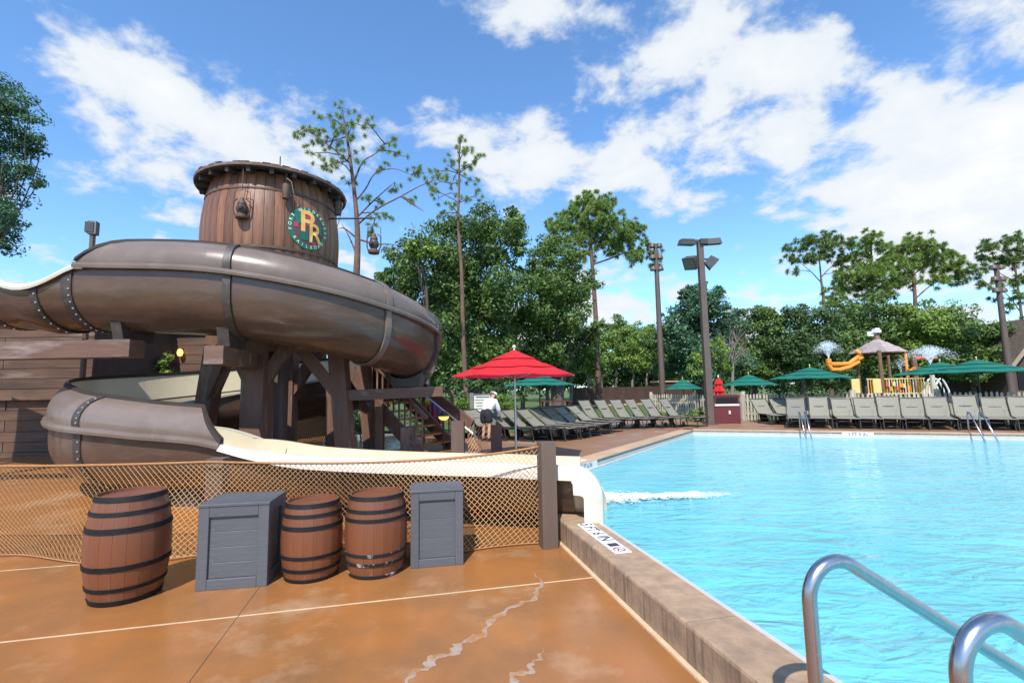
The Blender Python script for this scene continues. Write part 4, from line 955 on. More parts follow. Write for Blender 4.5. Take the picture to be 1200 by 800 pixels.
# ================================================================== STAIRS up to the tower
sw = thing('staircase', 'brown timber staircase with slatted railings climbing to the slide tower', 'stairs', (-2.4, 10.4, .2))
A0 = XY(500, 9.9, .25); A0.z = .22; A1_ = XY(428, 10.75, 1.7); A1_.z = 1.62
sd2 = (A1_ - A0); hd = Vector((sd2.x, sd2.y, 0)).normalized(); nd = Vector((-hd.y, hd.x, 0)); nd = nd if nd.y > 0 else -nd
WID = 1.15
for off in (0, WID):
    m = MB(); m.beam(A0 + nd * off, A1_ + nd * off, .07, .30); m.build('stringer', 'timber_h', sw)
    top0, top1 = A0 + nd * off + Vector((0, 0, .86)), A1_ + nd * off + Vector((0, 0, .86))
    if off == 0:
        m = MB(); m.beam(top0, top1, .09, .07); m.build('handrail', 'timber_h', sw)
        n_ = 11
        for i in range(n_):
            p = A0.lerp(A1_, (i + .7) / n_); m = MB(); m.box(p + Vector((0, 0, .50)), (.035, .035, .72)); m.build('baluster', 'timber', sw)
    else:
        e0 = D(553, 498, 10.9); e1 = D(494, 452, 11.7)
        m = MB(); m.beam(e0, e1, .07, .24); m.build('handrail', 'timber_h', sw)
        m = MB(); dn = Vector((.06, -.10, -.20)); m.tube([e0 + dn + Vector((.06, 0, -.08)), e0 + dn, e1 + dn], .022, 8); m.build('grab_rail', 'white_paint', sw)
        for i in range(8):
            p = e0.lerp(e1, (i + .5) / 8); m = MB(); m.box((p.x, p.y, p.z - .42), (.035, .035, .70)); m.build('baluster', 'timber', sw)
nstep = 8
for i in range(nstep):
    p = A0.lerp(A1_, (i + .5) / nstep) + nd * (WID / 2); m = MB(); m.box((p.x, p.y, p.z + .02), (.26, WID - .08, .045), rot=math.atan2(hd.y, hd.x)); m.build('tread', 'deck_concrete', sw)
p = A1_ + nd * (WID / 2) + hd * .8; m = MB(); m.box((p.x, p.y, 1.58), (1.6, 1.5, .09), rot=math.atan2(hd.y, hd.x)); m.build('landing', 'timber_h', sw)
for px, yy, y0, s in ((537, 9.75, 493, .25), (582, 10.7, 498, .24), (387, 10.6, 440, .18), (445, 10.4, 476, .16), (478, 10.2, 500, .26)):
    zt_ = D(px, y0, yy).z; p = XY(px, yy, .3); m = MB(); m.box((p.x, p.y, zt_ / 2), (s, s, zt_)); m.build('newel_post', 'timber' if px < 500 else 'post_brown', sw)
n0 = XY(547, 9.78, .4); n1 = XY(574, 10.6, .4)
m = MB()
for i in range(13):
    for s_ in (1, -1):
        a_, b_ = (i - 6) / 7, (i - 6) / 7 + s_ * .9; pts = []
        for k in range(9):
            t_ = a_ + (b_ - a_) * k / 8
            if 0 <= t_ <= 1: q = Vector((n0.x, n0.y, 0)).lerp(Vector((n1.x, n1.y, 0)), t_); pts.append((q.x, q.y, .24 + .66 * k / 8))
        if len(pts) > 1: m.tube(pts, .006, 3, caps=False)
m.build('rope_net', 'rope_net', sw, fix=False)

# second net behind the tower
net2 = thing('rope_net_screen', 'fine orange rope net screen behind the tower posts', 'net', (-5.2, 13.4, .2))
a0, a1 = XY(232, 13.2, 1), XY(392, 13.6, 1); m = MB(); n_ = 64; HH = .98
for fam in (1, -1):
    for i in range(-12, n_ + 12):
        pts = []
        for k in range(5):
            t_ = (i + fam * k * 2.6) / n_
            if 0 <= t_ <= 1: q = a0.lerp(a1, t_); pts.append((q.x, q.y + .04 * math.sin(t_ * 20), .22 + HH * k / 4))
        if len(pts) > 1: m.tube(pts, .011, 3, caps=False)
m.build('net_mesh', 'rope_net_far', net2, fix=False)
m = MB(); m.tube([(a0.x, a0.y, .22 + HH), (a1.x, a1.y, .22 + HH)], .025, 6); m.build('top_rope', 'rope_top', net2)
for t_ in (0, .5, 1): q = a0.lerp(a1, t_); m = MB(); m.box((q.x, q.y, .65), (.14, .14, 1.3)); m.build('post', 'timber', net2)

# ================================================================== UMBRELLAS
def umbrella(label, P, zt, ze, rad, cm, rz, group, polemat='aluminium', pole_r=.022):
    t = thing('patio_umbrella', label, 'umbrella', (P.x, P.y, ZC), rz, group)
    zt -= ZC; ze -= ZC; n_ = 8; h = zt - ze
    def sheet(r0, r1, za, zb, scal):
        m = MB(); rows = []; K = 5
        for i in range(K + 1):
            f_ = i / K; r = r0 + (r1 - r0) * f_; row = []
            for j in range(n_ * 4 + 1):
                a = 2 * PI * j / (n_ * 4); q = (j % 4) / 4; s = math.sin(PI * q)
                rr = r * (1 - (1 - math.cos(PI / n_)) * s) - scal * s * f_ * .5
                z = za + (zb - za) * (f_ ** .92) - s * .035 * f_ * (r1 / rad) + (.015 * s if f_ > .95 else 0)
                row.append((rr * math.cos(a), rr * math.sin(a), z))
            rows.append(row)
        m.grid(rows); return m
    zl = lambda r: zt - .02 - (h - .02) * (r / rad) ** .93
    c1 = sheet(rad * .30, rad, zl(rad * .30), ze, .03).build('canopy', cm, t, smooth=True, world=False)
    sheet(.02, rad * .38, zt - .015, zl(rad * .38) + .022, .015).build('vent_cap', cm, c1, smooth=True, world=False)
    sheet(rad * .56, rad * .70, zl(rad * .56) + .006, zl(rad * .70) + .011, .008).build('vent_tier', cm, c1, smooth=True, world=False)
    m = MB(); m.tube([(0, 0, -.02), (0, 0, zt - .03)], pole_r, 10); m.build('pole', polemat, t, smooth=True, world=False)
    m = MB(); m.lathe([(.001, 0), (.022, 0), (.02, .02), (.012, .035), (.034, .06), (.036, .085), (.02, .11), (.001, .115)], 12, (0, 0, zt - .03)); m.build('finial', 'brass' if cm == 'green_canvas' else 'white_paint', t, smooth=True, world=False)
    for k in range(n_):
        a = 2 * PI * k / n_; m = MB(); m.beam((.03 * math.cos(a), .03 * math.sin(a), zt - .09), (rad * .985 * math.cos(a), rad * .985 * math.sin(a), ze - .012), .016, .02)
        m.beam((.03 * math.cos(a), .03 * math.sin(a), ze - .06), (rad * .55 * math.cos(a), rad * .55 * math.sin(a), ze + h * .36 - .02), .012, .016); m.build('rib', polemat, t, world=False)
    m = MB(); m.lathe([(.24, 0), (.24, .05), (.05, .07), (.04, .25), (.001, .25)], 16); m.build('base', 'pole_dark', t, world=False)
    return t
P = XY(604, 9.6, 1); umbrella('open red patio umbrella on a silver pole beside the slide stairs', P, D(601, 409, 9.6).z, D(601, 440, 9.6).z + .0, 1.27, 'red_canvas', .2, 'open umbrellas')
gu = 'open umbrellas'
for px, yy, pyt, pye, wpx, lab, rz in ((633, 15.0, 437.5, 451, 83, 'open green umbrella partly behind the red umbrella', .1),
        (801, 29.0, 443.5, 455.5, 43, 'small far green umbrella between the two light poles', .2),
        (879, 22.0, 438, 451, 60, 'green umbrella just past the folded red umbrella', .3),
        (952, 18.2, 429.5, 443, 84, 'open green umbrella in front of the picket fence left of the splash playground', .15),
        (1106, 18.0, 423.5, 438, 90, 'open green umbrella overlapped by its neighbour by the white spray', .25),
        (1149.5, 16.6, 420.5, 436, 100, 'open green umbrella overlapping its neighbour in front of the barn', .05)):
    P = XY(px, yy, 1); umbrella(lab, P, D(px, pyt, yy).z, D(px, pye, yy).z, wpx / 2 * yy / 560 * 1.02, 'green_canvas', rz, gu, 'pole_dark')
# folded red umbrella behind the towel bin
P = XY(843.5, 19.3, 1); t = thing('folded_umbrella', 'folded red umbrella standing upright behind the dark red bin', 'umbrella', (P.x, P.y, ZC))
zt_ = D(843, 442, 19.3).z - ZC; zb_ = .85
m = MB(); rows = []
pr = [(0, .02), (.06, .045), (.17, .12), (.30, .155), (.34, .10), (.37, .11), (.55, .19), (.62, .20), (.66, .14), (.70, .15), (.92, .23), (1.0, .22)]
for f_, r in pr:
    z = zt_ + (zb_ - zt_) * f_; rows.append([((r * (1 + .18 * math.cos(8 * a + f_ * 2))) * math.cos(a), (r * (1 + .18 * math.cos(8 * a + f_ * 2))) * math.sin(a), z) for a in np.linspace(0, 2 * PI, 33)])
m.grid(rows); m.build('canopy', 'red_canvas', t, smooth=True, world=False)
m = MB(); m.tube([(0, 0, 0), (0, 0, zt_ + .03)], .025, 8); m.build('pole', 'aluminium', t, world=False)
m = MB(); m.lathe([(.001, 0), (.03, .02), (.03, .06), (.001, .1)], 10, (0, 0, zt_)); m.build('finial', 'white_paint', t, smooth=True, world=False)

# ================================================================== LOUNGERS
def make_lounger(sl='sling', back=R(42)):
    t = bpy.data.objects.new('sun_lounger', None); col.objects.link(t); t.empty_display_size = .1
    W_, SL, BL, SH = .60, 1.15, .80, .36           # lounger points along +x: back at x=0, foot at x=SL
    def sling(name, p0, p1, nrib):
        m = MB(); rows = []; d = (p1 - p0); n_ = Vector((-d.z, 0, d.x)).normalized(); n_ = n_ if n_.z > 0 else -n_
        K = nrib * 4
        for i in range(K + 1):
            f_ = i / K; q = p0 + d * f_; dz = .012 * abs(math.sin(PI * f_ * nrib)) - .02 * math.sin(PI * f_)
            rows.append([Vector((q.x, y, q.z)) + n_ * (dz - .018 * (1 - (2 * y / W_) ** 2)) for y in np.linspace(-W_ / 2 + .03, W_ / 2 - .03, 5)])
        m.grid(rows); m.build(name, sl, t, smooth=True, world=False)
    bt = Vector((-BL * math.cos(back), 0, SH + BL * math.sin(back)))
    sling('seat_sling', Vector((0, 0, SH)), Vector((SL, 0, SH - .02)), 4)
    sling('back_sling', Vector((0, 0, SH)), bt, 3)
    for s in (-1, 1):
        y = s * W_ / 2
        m = MB(); m.tube([(SL + .02, y * .96, SH - .03), (SL * .5, y, SH - .005), (0, y, SH)], .016, 6); m.build('seat_rail', 'lounger_frame', t, world=False)
        m = MB(); m.tube([(0, y, SH), (bt.x, y, bt.z)], .016, 6); m.build('back_rail', 'lounger_frame', t, world=False)
        m = MB(); m.tube([(.08, y * 1.03, SH), (.02, y * 1.03, 0)], .016, 6); m.build('leg', 'lounger_frame', t, world=False)
        m = MB(); m.tube([(SL - .12, y * 1.03, SH - .02), (SL - .04, y * 1.03, 0)], .016, 6); m.build('leg', 'lounger_frame', t, world=False)
        m = MB(); m.tube([(.02, y * 1.03, .018), (SL - .04, y * 1.03, .018)], .014, 6); m.build('runner', 'lounger_frame', t, world=False)
        m = MB(); m.lathe([(.02, -.015), (.06, -.015), (.06, .015), (.02, .015)], 12); m.v = [(v[0] + .15, y * 1.08 + v[2], v[1] + .062) for v in m.v]; m.build('wheel', 'lounger_frame', t, world=False)
    m = MB(); m.tube([(bt.x, -W_ / 2, bt.z), (bt.x, W_ / 2, bt.z)], .016, 6); m.build('top_bar', 'lounger_frame', t, world=False)
    m = MB(); m.tube([(SL + .02, -W_ / 2, SH - .03), (SL + .02, W_ / 2, SH - .03)], .016, 6); m.build('foot_bar', 'lounger_frame', t, world=False)
    m = MB(); m.beam((bt.x * .55, 0, SH + (bt.z - SH) * .55 - .03), (-.12, 0, .03), .30, .02); m.build('back_strut', 'lounger_frame', t, world=False)
    return t
LP = {}
ORD = ['', 'first', 'second', 'third', 'fourth', 'fifth', 'sixth', 'seventh', 'eighth', 'ninth', 'tenth', 'eleventh']
def place_lounger(x, y, rz, label, group, kind='sling', back=42):
    key = (kind, back)
    if key not in LP: LP[key] = make_lounger(kind, R(back)); o = LP[key]
    else: o = copy_tree(LP[key])
    o.location = (x, y, ZC - .004); o.rotation_euler = (0, 0, rz); tag(o, label, 'sun lounger', group); return o
rzf = math.atan2(-fn_.y, -fn_.x)                       # facing the pool from the far edge
for i, px in enumerate((935, 962.5, 991, 1019, 1046.5, 1074.5, 1105, 1140, 1175, 1208)):
    p = G(px, 496, ZC + .2); q = C2 + fs_ * ((Vector((p.x, p.y, 0)) - C2).dot(fs_)); d = ray(px, 480); d.z = 0
    f0 = isect(Vector((0, 0, 0)), d, C2 + fn_ * 1.0, fs_)                    # foot line 1 m behind the pool edge
    lab = ORD[i] + ' grey green lounger after the darker grey one, front row facing the pool'
    dk = i in (0, )
    if dk: lab = 'darker grey sling lounger at the pole end of the front row facing the pool'
    b = f0 + fn_ * 1.17
    vd = f0.normalized() * .72 + fn_ * .28; b = f0 + vd.normalized() * 1.17; place_lounger(b.x, b.y, math.atan2(-vd.y, -vd.x) + rnd.uniform(-.05, .05), lab, 'loungers facing the pool, front row', 'sling_grey' if dk else 'sling', (46, 50, 44)[i % 3])
for i, px in enumerate((897, 919, 948, 977, 1004, 1032, 1062, 1092, 1124, 1157, 1190)):
    d = ray(px, 480); d.z = 0; b = isect(Vector((0, 0, 0)), d, C2 + fn_ * 3.6, fs_)
    lab = (ORD[i - 1] + ' half hidden lounger past the angled pair, back row along the picket fence') if i > 1 else ('angled lounger nearer the dark red bin, beside the rows facing the pool', 'angled lounger farther from the dark red bin, beside the rows facing the pool')[i]
    vd = b.normalized() * .7 + fn_ * .3; place_lounger(b.x, b.y, math.atan2(-vd.y, -vd.x) + (rnd.uniform(-.06, .06) if i > 1 else .40), lab, 'loungers along the picket fence, back row' if i > 1 else 'angled loungers by the bin', 'sling', 42)
rzl = math.atan2(-.80, .60)
for i, px in enumerate((690, 709, 727, 745, 763.5, 785)):
    b = XY(px + 6, 17.4 + .10 * i, .3)
    place_lounger(b.x, b.y, rzl + rnd.uniform(-.06, .06), ORD[6 - i] + ' lounger from the square light pole in the row on the lawn edge', 'loungers along the lawn edge', 'sling', 52)
for i, (px, yy) in enumerate(((555, 14.6), (584, 14.2), (601, 14.1), (618, 14.2), (633, 14.6), (646, 15.1), (660, 15.7), (675, 16.4))):
    b = XY(px + 4, yy, .3)
    place_lounger(b.x + .25, b.y - .2, R(-38) + rnd.uniform(-.07, .07), ORD[i] + ' lounger past the notice board in the row beyond the red umbrella' if i else 'sling lounger standing apart by the notice board', 'loungers beyond the red umbrella' if i else None, 'sling_grey' if i in (4, 5) else 'sling', 36)

# ================================================================== PICKET FENCE, BIN, POLES
pk = thing('picket_fence', 'weathered pale picket fence running behind the pool loungers', 'fence', (6, 20, ZC))
line = [XY(762, 24.0, 1), XY(838, 21.2, 1), XY(870, 20.0, 1), XY(1000, 17.6, 1), XY(1100, 16.9, 1), XY(1262, 14.9, 1)]
m = MB(); m.add([(-.035, -.011, 0), (.035, -.011, 0), (.035, .011, 0), (-.035, .011, 0), (-.035, -.011, 1.02), (.035, -.011, 1.02), (.035, .011, 1.02), (-.035, .011, 1.02), (0, -.011, 1.07), (0, .011, 1.07)],
      [(0, 1, 5, 8, 4), (3, 7, 9, 6, 2), (0, 4, 7, 3), (1, 2, 6, 5), (4, 8, 9, 7), (5, 6, 9, 8), (0, 3, 2, 1)])
pmesh = m.mesh('picket', 'picket'); off = Vector((6, 20, ZC)); hp_ = 0
for a, b in zip(line[:-1], line[1:]):
    a = Vector((a.x, a.y, 0)); b = Vector((b.x, b.y, 0)); ln = (b - a).length; d = (b - a) / ln; k = int(ln / .125); rz = math.atan2(d.y, d.x)
    for i in range(k):
        p = a + d * ((i + .5) * ln / k); put('picket', pmesh, pk, (p.x - 6, p.y - 20, rnd.uniform(-.02, .02)), (0, rnd.uniform(-.02, .02), rz))
    n_ = Vector((-d.y, d.x, 0)) * .025
    for z in (.28, .82): m = MB(); m.beam(a + n_ + Vector((0, 0, ZC + z)), b + n_ + Vector((0, 0, ZC + z)), .03, .08); m.build('rail', 'picket', pk)
    kk = max(1, int(ln / 2.3))
    for i in range(kk + 1):
        p = a + d * (ln * i / kk) + n_ * 3; m = MB(); m.tube([(p.x, p.y, ZC - .1), (p.x, p.y, ZC + 1.18)], [.085, .075], 8); m.build('post', 'picket', pk)

bf = thing('board_fence', 'solid dark brown board fence beyond the lawn below the far trees', 'fence', (6, 40, ZC))
a, b = XY(668, 38, 1), XY(812, 44, 1); n_ = 44
for i in range(n_):
    p0, p1 = a.lerp(b, i / n_), a.lerp(b, (i + .97) / n_); zt_ = D(720, 453.5, p0.y).z + .02 * (i % 2)
    m = MB(); m.add([(p0.x, p0.y, ZC), (p1.x, p1.y, ZC), (p1.x, p1.y, zt_), (p0.x, p0.y, zt_), (p0.x, p0.y + .04, ZC), (p1.x, p1.y + .04, ZC), (p1.x, p1.y + .04, zt_), (p0.x, p0.y + .04, zt_)], [(0, 1, 2, 3), (5, 4, 7, 6), (3, 2, 6, 7), (0, 3, 7, 4), (1, 5, 6, 2)]); m.build('board', 'brown_panel', bf)
m = MB(); m.beam((a.x, a.y - .25, ZC + .05), (b.x, b.y - .25, ZC + .05), .3, .12); m.build('footing', 'joint_cream', bf)
p = XY(787, 46, 1); t = thing('pump_shed', 'low brown shed with a pale flat roof beyond the board fence', 'shed', (p.x, p.y, ZC))
m = MB(); m.box((0, 0, .95), (3.0, 2.2, 1.9)); m.build('wall', 'brown_panel', t, world=False)
m = MB(); m.box((0, 0, 1.95), (3.3, 2.5, .14)); m.build('roof', 'coping_far', t, world=False)

bx_ = XY(848.5, 18.6, .8); t = thing('towel_bin', 'dark red towel bin with a pale shelf beside the light pole', 'bin', (bx_.x, bx_.y, ZC - .02), R(-6))
wb = 28 * 18.6 / 560; hb_ = D(848, 463, 18.6).z - ZC
m = MB(); m.box((0, 0, hb_ / 2), (wb, .7, hb_)); o = m.build('body', 'red_bin', t, world=False)
m = MB(); m.box((0, 0, hb_ + .012), (wb + .05, .75, .05)); m.build('lid', 'red_bin', t, world=False)
m = MB(); m.box((0, -.36, hb_ * .68), (wb * .96, .03, .07)); m.build('shelf_edge', 'board_white', t, world=False)
m = MB(); m.box((0, -.354, hb_ * .84), (wb * .86, .012, hb_ * .2)); m.build('slot_panel', 'hoop_black', t, world=False)
m = MB(); m.box((.08, -.36, hb_ * .42), (.07, .02, .12)); m.build('notice', 'board_white', t, world=False)

def flood_pole(label, px, yy, py_base, pyt):
    b_ = XY(px, yy, ZC); zt_ = D(px, pyt, yy).z
    t = thing('light_pole', label, 'light pole', (b_.x, b_.y, ZC - .05)); H_ = zt_ - ZC + .05
    return t, H_
t, H_ = flood_pole('brown square light pole with four floodlights at the pool corner', 832.5, 18.0, 492, 284)
m = MB(); rows = [(-.13, 0), (.13, 0)]; m.add([(-.12, -.12, 0), (.12, -.12, 0), (.12, .12, 0), (-.12, .12, 0), (-.10, -.10, H_), (.10, -.10, H_), (.10, .10, H_), (-.10, .10, H_)], [(0, 1, 5, 4), (1, 2, 6, 5), (2, 3, 7, 6), (3, 0, 4, 7), (4, 5, 6, 7)]); m.build('pole', 'pole_bronze', t, world=False)
m = MB(); m.box((0, 0, .04), (.42, .42, .08)); m.build('base_plate', 'pole_bronze', t, world=False)
def flood(loc, rot, s=(.78, .44, .24)):
    Mx = Matrix.Translation(loc) @ Matrix.Rotation(rot[2], 4, 'Z') @ Matrix.Rotation(rot[0], 4, 'X') @ Matrix.Rotation(rot[1], 4, 'Y')
    m = MB(); a, b, c = s[0] / 2, s[1] / 2, s[2] / 2
    m.add([Mx @ Vector(v) for v in ((-a, -b, -c), (a, -b, -c), (a, b, -c), (-a, b, -c), (-a * .8, -b * .75, c), (a * .8, -b * .75, c), (a * .8, b * .75, c), (-a * .8, b * .75, c))], [(3, 2, 1, 0), (4, 5, 6, 7), (0, 1, 5, 4), (1, 2, 6, 5), (2, 3, 7, 6), (3, 0, 4, 7)])
    f = m.build('floodlight', 'lamp_body', t, world=False)
    m = MB(); m.add([Mx @ Vector(v) for v in ((-a * .9, -b * .88, -c - .006), (a * .9, -b * .88, -c - .006), (a * .9, b * .88, -c - .006), (-a * .9, b * .88, -c - .006))], [(0, 1, 2, 3)]); m.build('lens', 'lamp_lens', f, world=False)
flood(Vector((-.50, 0, H_ + .02)), (.10, .0, .15), (.62, .38, .22)); flood(Vector((.55, .1, H_ + .06)), (.10, 0, -.2), (.62, .38, .22))
flood(Vector((-.42, -.12, H_ - .80)), (R(-52), R(15), R(-38)), (.50, .50, .34)); flood(Vector((.36, -.05, H_ - .80)), (R(-45), R(-5), R(70)), (.50, .46, .34))
m = MB(); m.box((0, 0, H_ + .05), (.5, .12, .10)); m.box((.10, -.08, H_ - .0), (.28, .24, .2)); m.build('bracket', 'lamp_body', t, world=False)
m = MB(); m.beam((-.3, 0, H_ - .66), (.28, 0, H_ - .66), .06, .06); m.build('lower_bracket', 'lamp_body', t, world=False)
for px, yy, pyt, lab in ((777.5, 30.0, 287, 'tall slim pole with stacked round lamps beside the tall pine'), (1187, 30.0, 312, 'tall brown pole with stacked round lamps beside the barn')):
    t, H_ = flood_pole(lab, px, yy, 465, pyt)
    m = MB(); m.tube([(0, 0, 0), (0, 0, H_)], [.2, .13], 10); m.build('pole', 'pole_bronze', t, smooth=True, world=False)
    for k in range(3):
        z = H_ - .05 - k * .75
        for s in (-1, 1):
            m = MB(); m.lathe([(.001, .17), (.14, .13), (.20, .0), (.21, -.12), (.19, -.13), (.001, -.10)], 12, (s * .23, -.05, z)); m.build('lamp_head', 'pole_bronze', t, smooth=True, world=False)
        m = MB(); m.box((0, 0, z + .1), (.75, .10, .08)); m.build('crossarm', 'lamp_body', t, world=False)

# handrails at the far steps
def far_rail(label, px, grp):
    d = ray(px, 500); d.z = 0; b = isect(Vector((0, 0, 0)), d, C2 + fn_ * .18, fs_)
    t = thing('step_handrail', label, 'handrail', (b.x, b.y, ZC), 0, grp)
    n_ = -fn_
    pts = [b + Vector((0, 0, ZC - .02)), b + Vector((0, 0, ZC + .48)), b + n_ * .05 + Vector((0, 0, ZC + .57)), b + n_ * .15 + Vector((0, 0, ZC + .55)), b + n_ * .9 + Vector((0, 0, ZW - .12))]
    m = MB(); m.tube(pts, .019, 8); m.build('rail', 'stainless', t, smooth='all')
for px, lab in ((937.5, 'slim steel handrail of the close pair at the far edge, nearer the red bin'), (944, 'slim steel handrail of the close pair at the far edge, farther from the red bin'), (1135, 'slim steel handrail of the wider pair at the far edge, nearer the white depth tile'), (1149, 'slim steel handrail of the wider pair at the far edge, away from the depth tile')):
    far_rail(lab.replace('eastern ', 'wider '), px, 'far handrails')

# ================================================================== NOTICE BOARD, SHRUB TUBS, FLOATS
nb = XY(565.5, 17.0, 1); t = thing('notice_board', 'white notice board with grey posts and lines of print behind the bending person', 'sign', (nb.x, nb.y, ZC - .02), R(4))
zt_, zb_ = D(565, 461.5, 17.0).z - ZC, D(565, 490, 17.0).z - ZC
m = MB(); m.box((0, 0, (zt_ + zb_) / 2), (.60, .05, zt_ - zb_)); m.build('panel', 'board_white', t, world=False)
for x in (-.38, .38): m = MB(); m.box((x, 0, zt_ / 2 + .03), (.13, .12, zt_ + .08)); m.build('post', 'board_grey', t, world=False)
for z in (zt_ - .0, zb_ - .02): m = MB(); m.box((0, 0, z), (.66, .07, .05)); m.build('cross_bar', 'board_grey', t, world=False)
for k in range(7):
    m = MB(); m.box((rnd.uniform(-.04, .04), -.027, zt_ - .09 - k * .10), (.44 + rnd.uniform(-.1, .06), .003, .018 if k else .035)); m.build('print_line', 'print_dark', t, world=False)
for i, (px, yy, mt, zc) in enumerate(((506, 12.0, 'vest_red', 482), (510.5, 12.0, 'vest_blue', 479), (516, 12.1, 'vest_yellow', 478), (500, 12.1, 'vest_yellow', 477), (513, 12.05, 'vest_red', 488))):
    c = D(px, zc, yy); nm_ = ['red', 'blue', 'yellow', 'small yellow', 'low red'][i]
    t = thing('life_vest', nm_ + ' life vest hanging on the rack behind the stairs', 'life vest', c, rnd.uniform(-.4, .4), 'life vests on the rack')
    for s in (-1, 1):
        m = MB(); m.lathe([(.001, -.19), (.05, -.18), (.065, -.05), (.06, .1), (.03, .18), (.001, .2)], 10, (s * .055, 0, 0)); m.build('float_panel', mt, t, smooth=True, world=False)
    m = MB(); m.tube([(-.05, 0, .15), (-.04, .03, .24), (0, .03, .27), (.04, .03, .24), (.05, 0, .15)], .012, 5); m.build('strap', 'cloth_black', t, world=False)
ra, rb_ = XY(496, 12.15, 1), XY(530, 12.15, 1); t = thing('vest_rack', 'dark rack of uprights holding the life vests behind the stairs', 'rack', (ra.x, ra.y, ZC))
m = MB(); m.beam((ra.x, ra.y, 1.62), (rb_.x, rb_.y, 1.62), .05, .06); m.build('top_rail', 'timber_h', t)
m = MB(); m.beam((ra.x, ra.y, .95), (rb_.x, rb_.y, .95), .05, .06); m.build('lower_rail', 'timber_h', t)
for x in (0, 1): q = ra.lerp(rb_, x); m = MB(); m.box((q.x, q.y, .9), (.08, .08, 1.46)); m.build('upright', 'timber', t)
lp = D(520, 487, 10.6); t = thing('bowl_lantern', 'round dark lantern with an amber lower bowl beside the stair rail', 'lantern', (lp.x, lp.y, lp.z))
m = MB(); m.lathe([(.001, .10), (.05, .09), (.12, .02), (.125, -.01)], 18); m.build('hood', 'lamp_body', t, smooth=True, world=False)
m = MB(); m.lathe([(.118, -.01), (.10, -.06), (.05, -.095), (.001, -.10)], 18); m.build('bowl', 'warm_globe', t, smooth=True, world=False)
m = MB(); m.tube([(0, 0, -.09), (0, 0, ZC - lp.z)], .018, 8); m.build('stem', 'lamp_body', t, world=False)

# picnic bench, planter under trees
p = XY(650, 27, 1); t = thing('picnic_table', 'dark red picnic table on the lawn under the trees', 'picnic table', (p.x, p.y, ZC), .1)
m = MB(); m.box((0, 0, .74), (1.9, .75, .05)); m.build('top', 'red_bin', t, world=False)
for s in (-1, 1):
    m = MB(); m.box((0, s * .65, .44), (1.9, .26, .05)); m.build('bench', 'red_bin', t, world=False)
    m = MB(); m.beam((s * .7, -.7, 0), (s * .7, .25, .72), .07, .09); m.beam((s * .7, .7, 0), (s * .7, -.25, .72), .07, .09); m.beam((s * .7, -.75, .40), (s * .7, .75, .40), .05, .07); m.build('leg', 'red_bin', t, world=False)

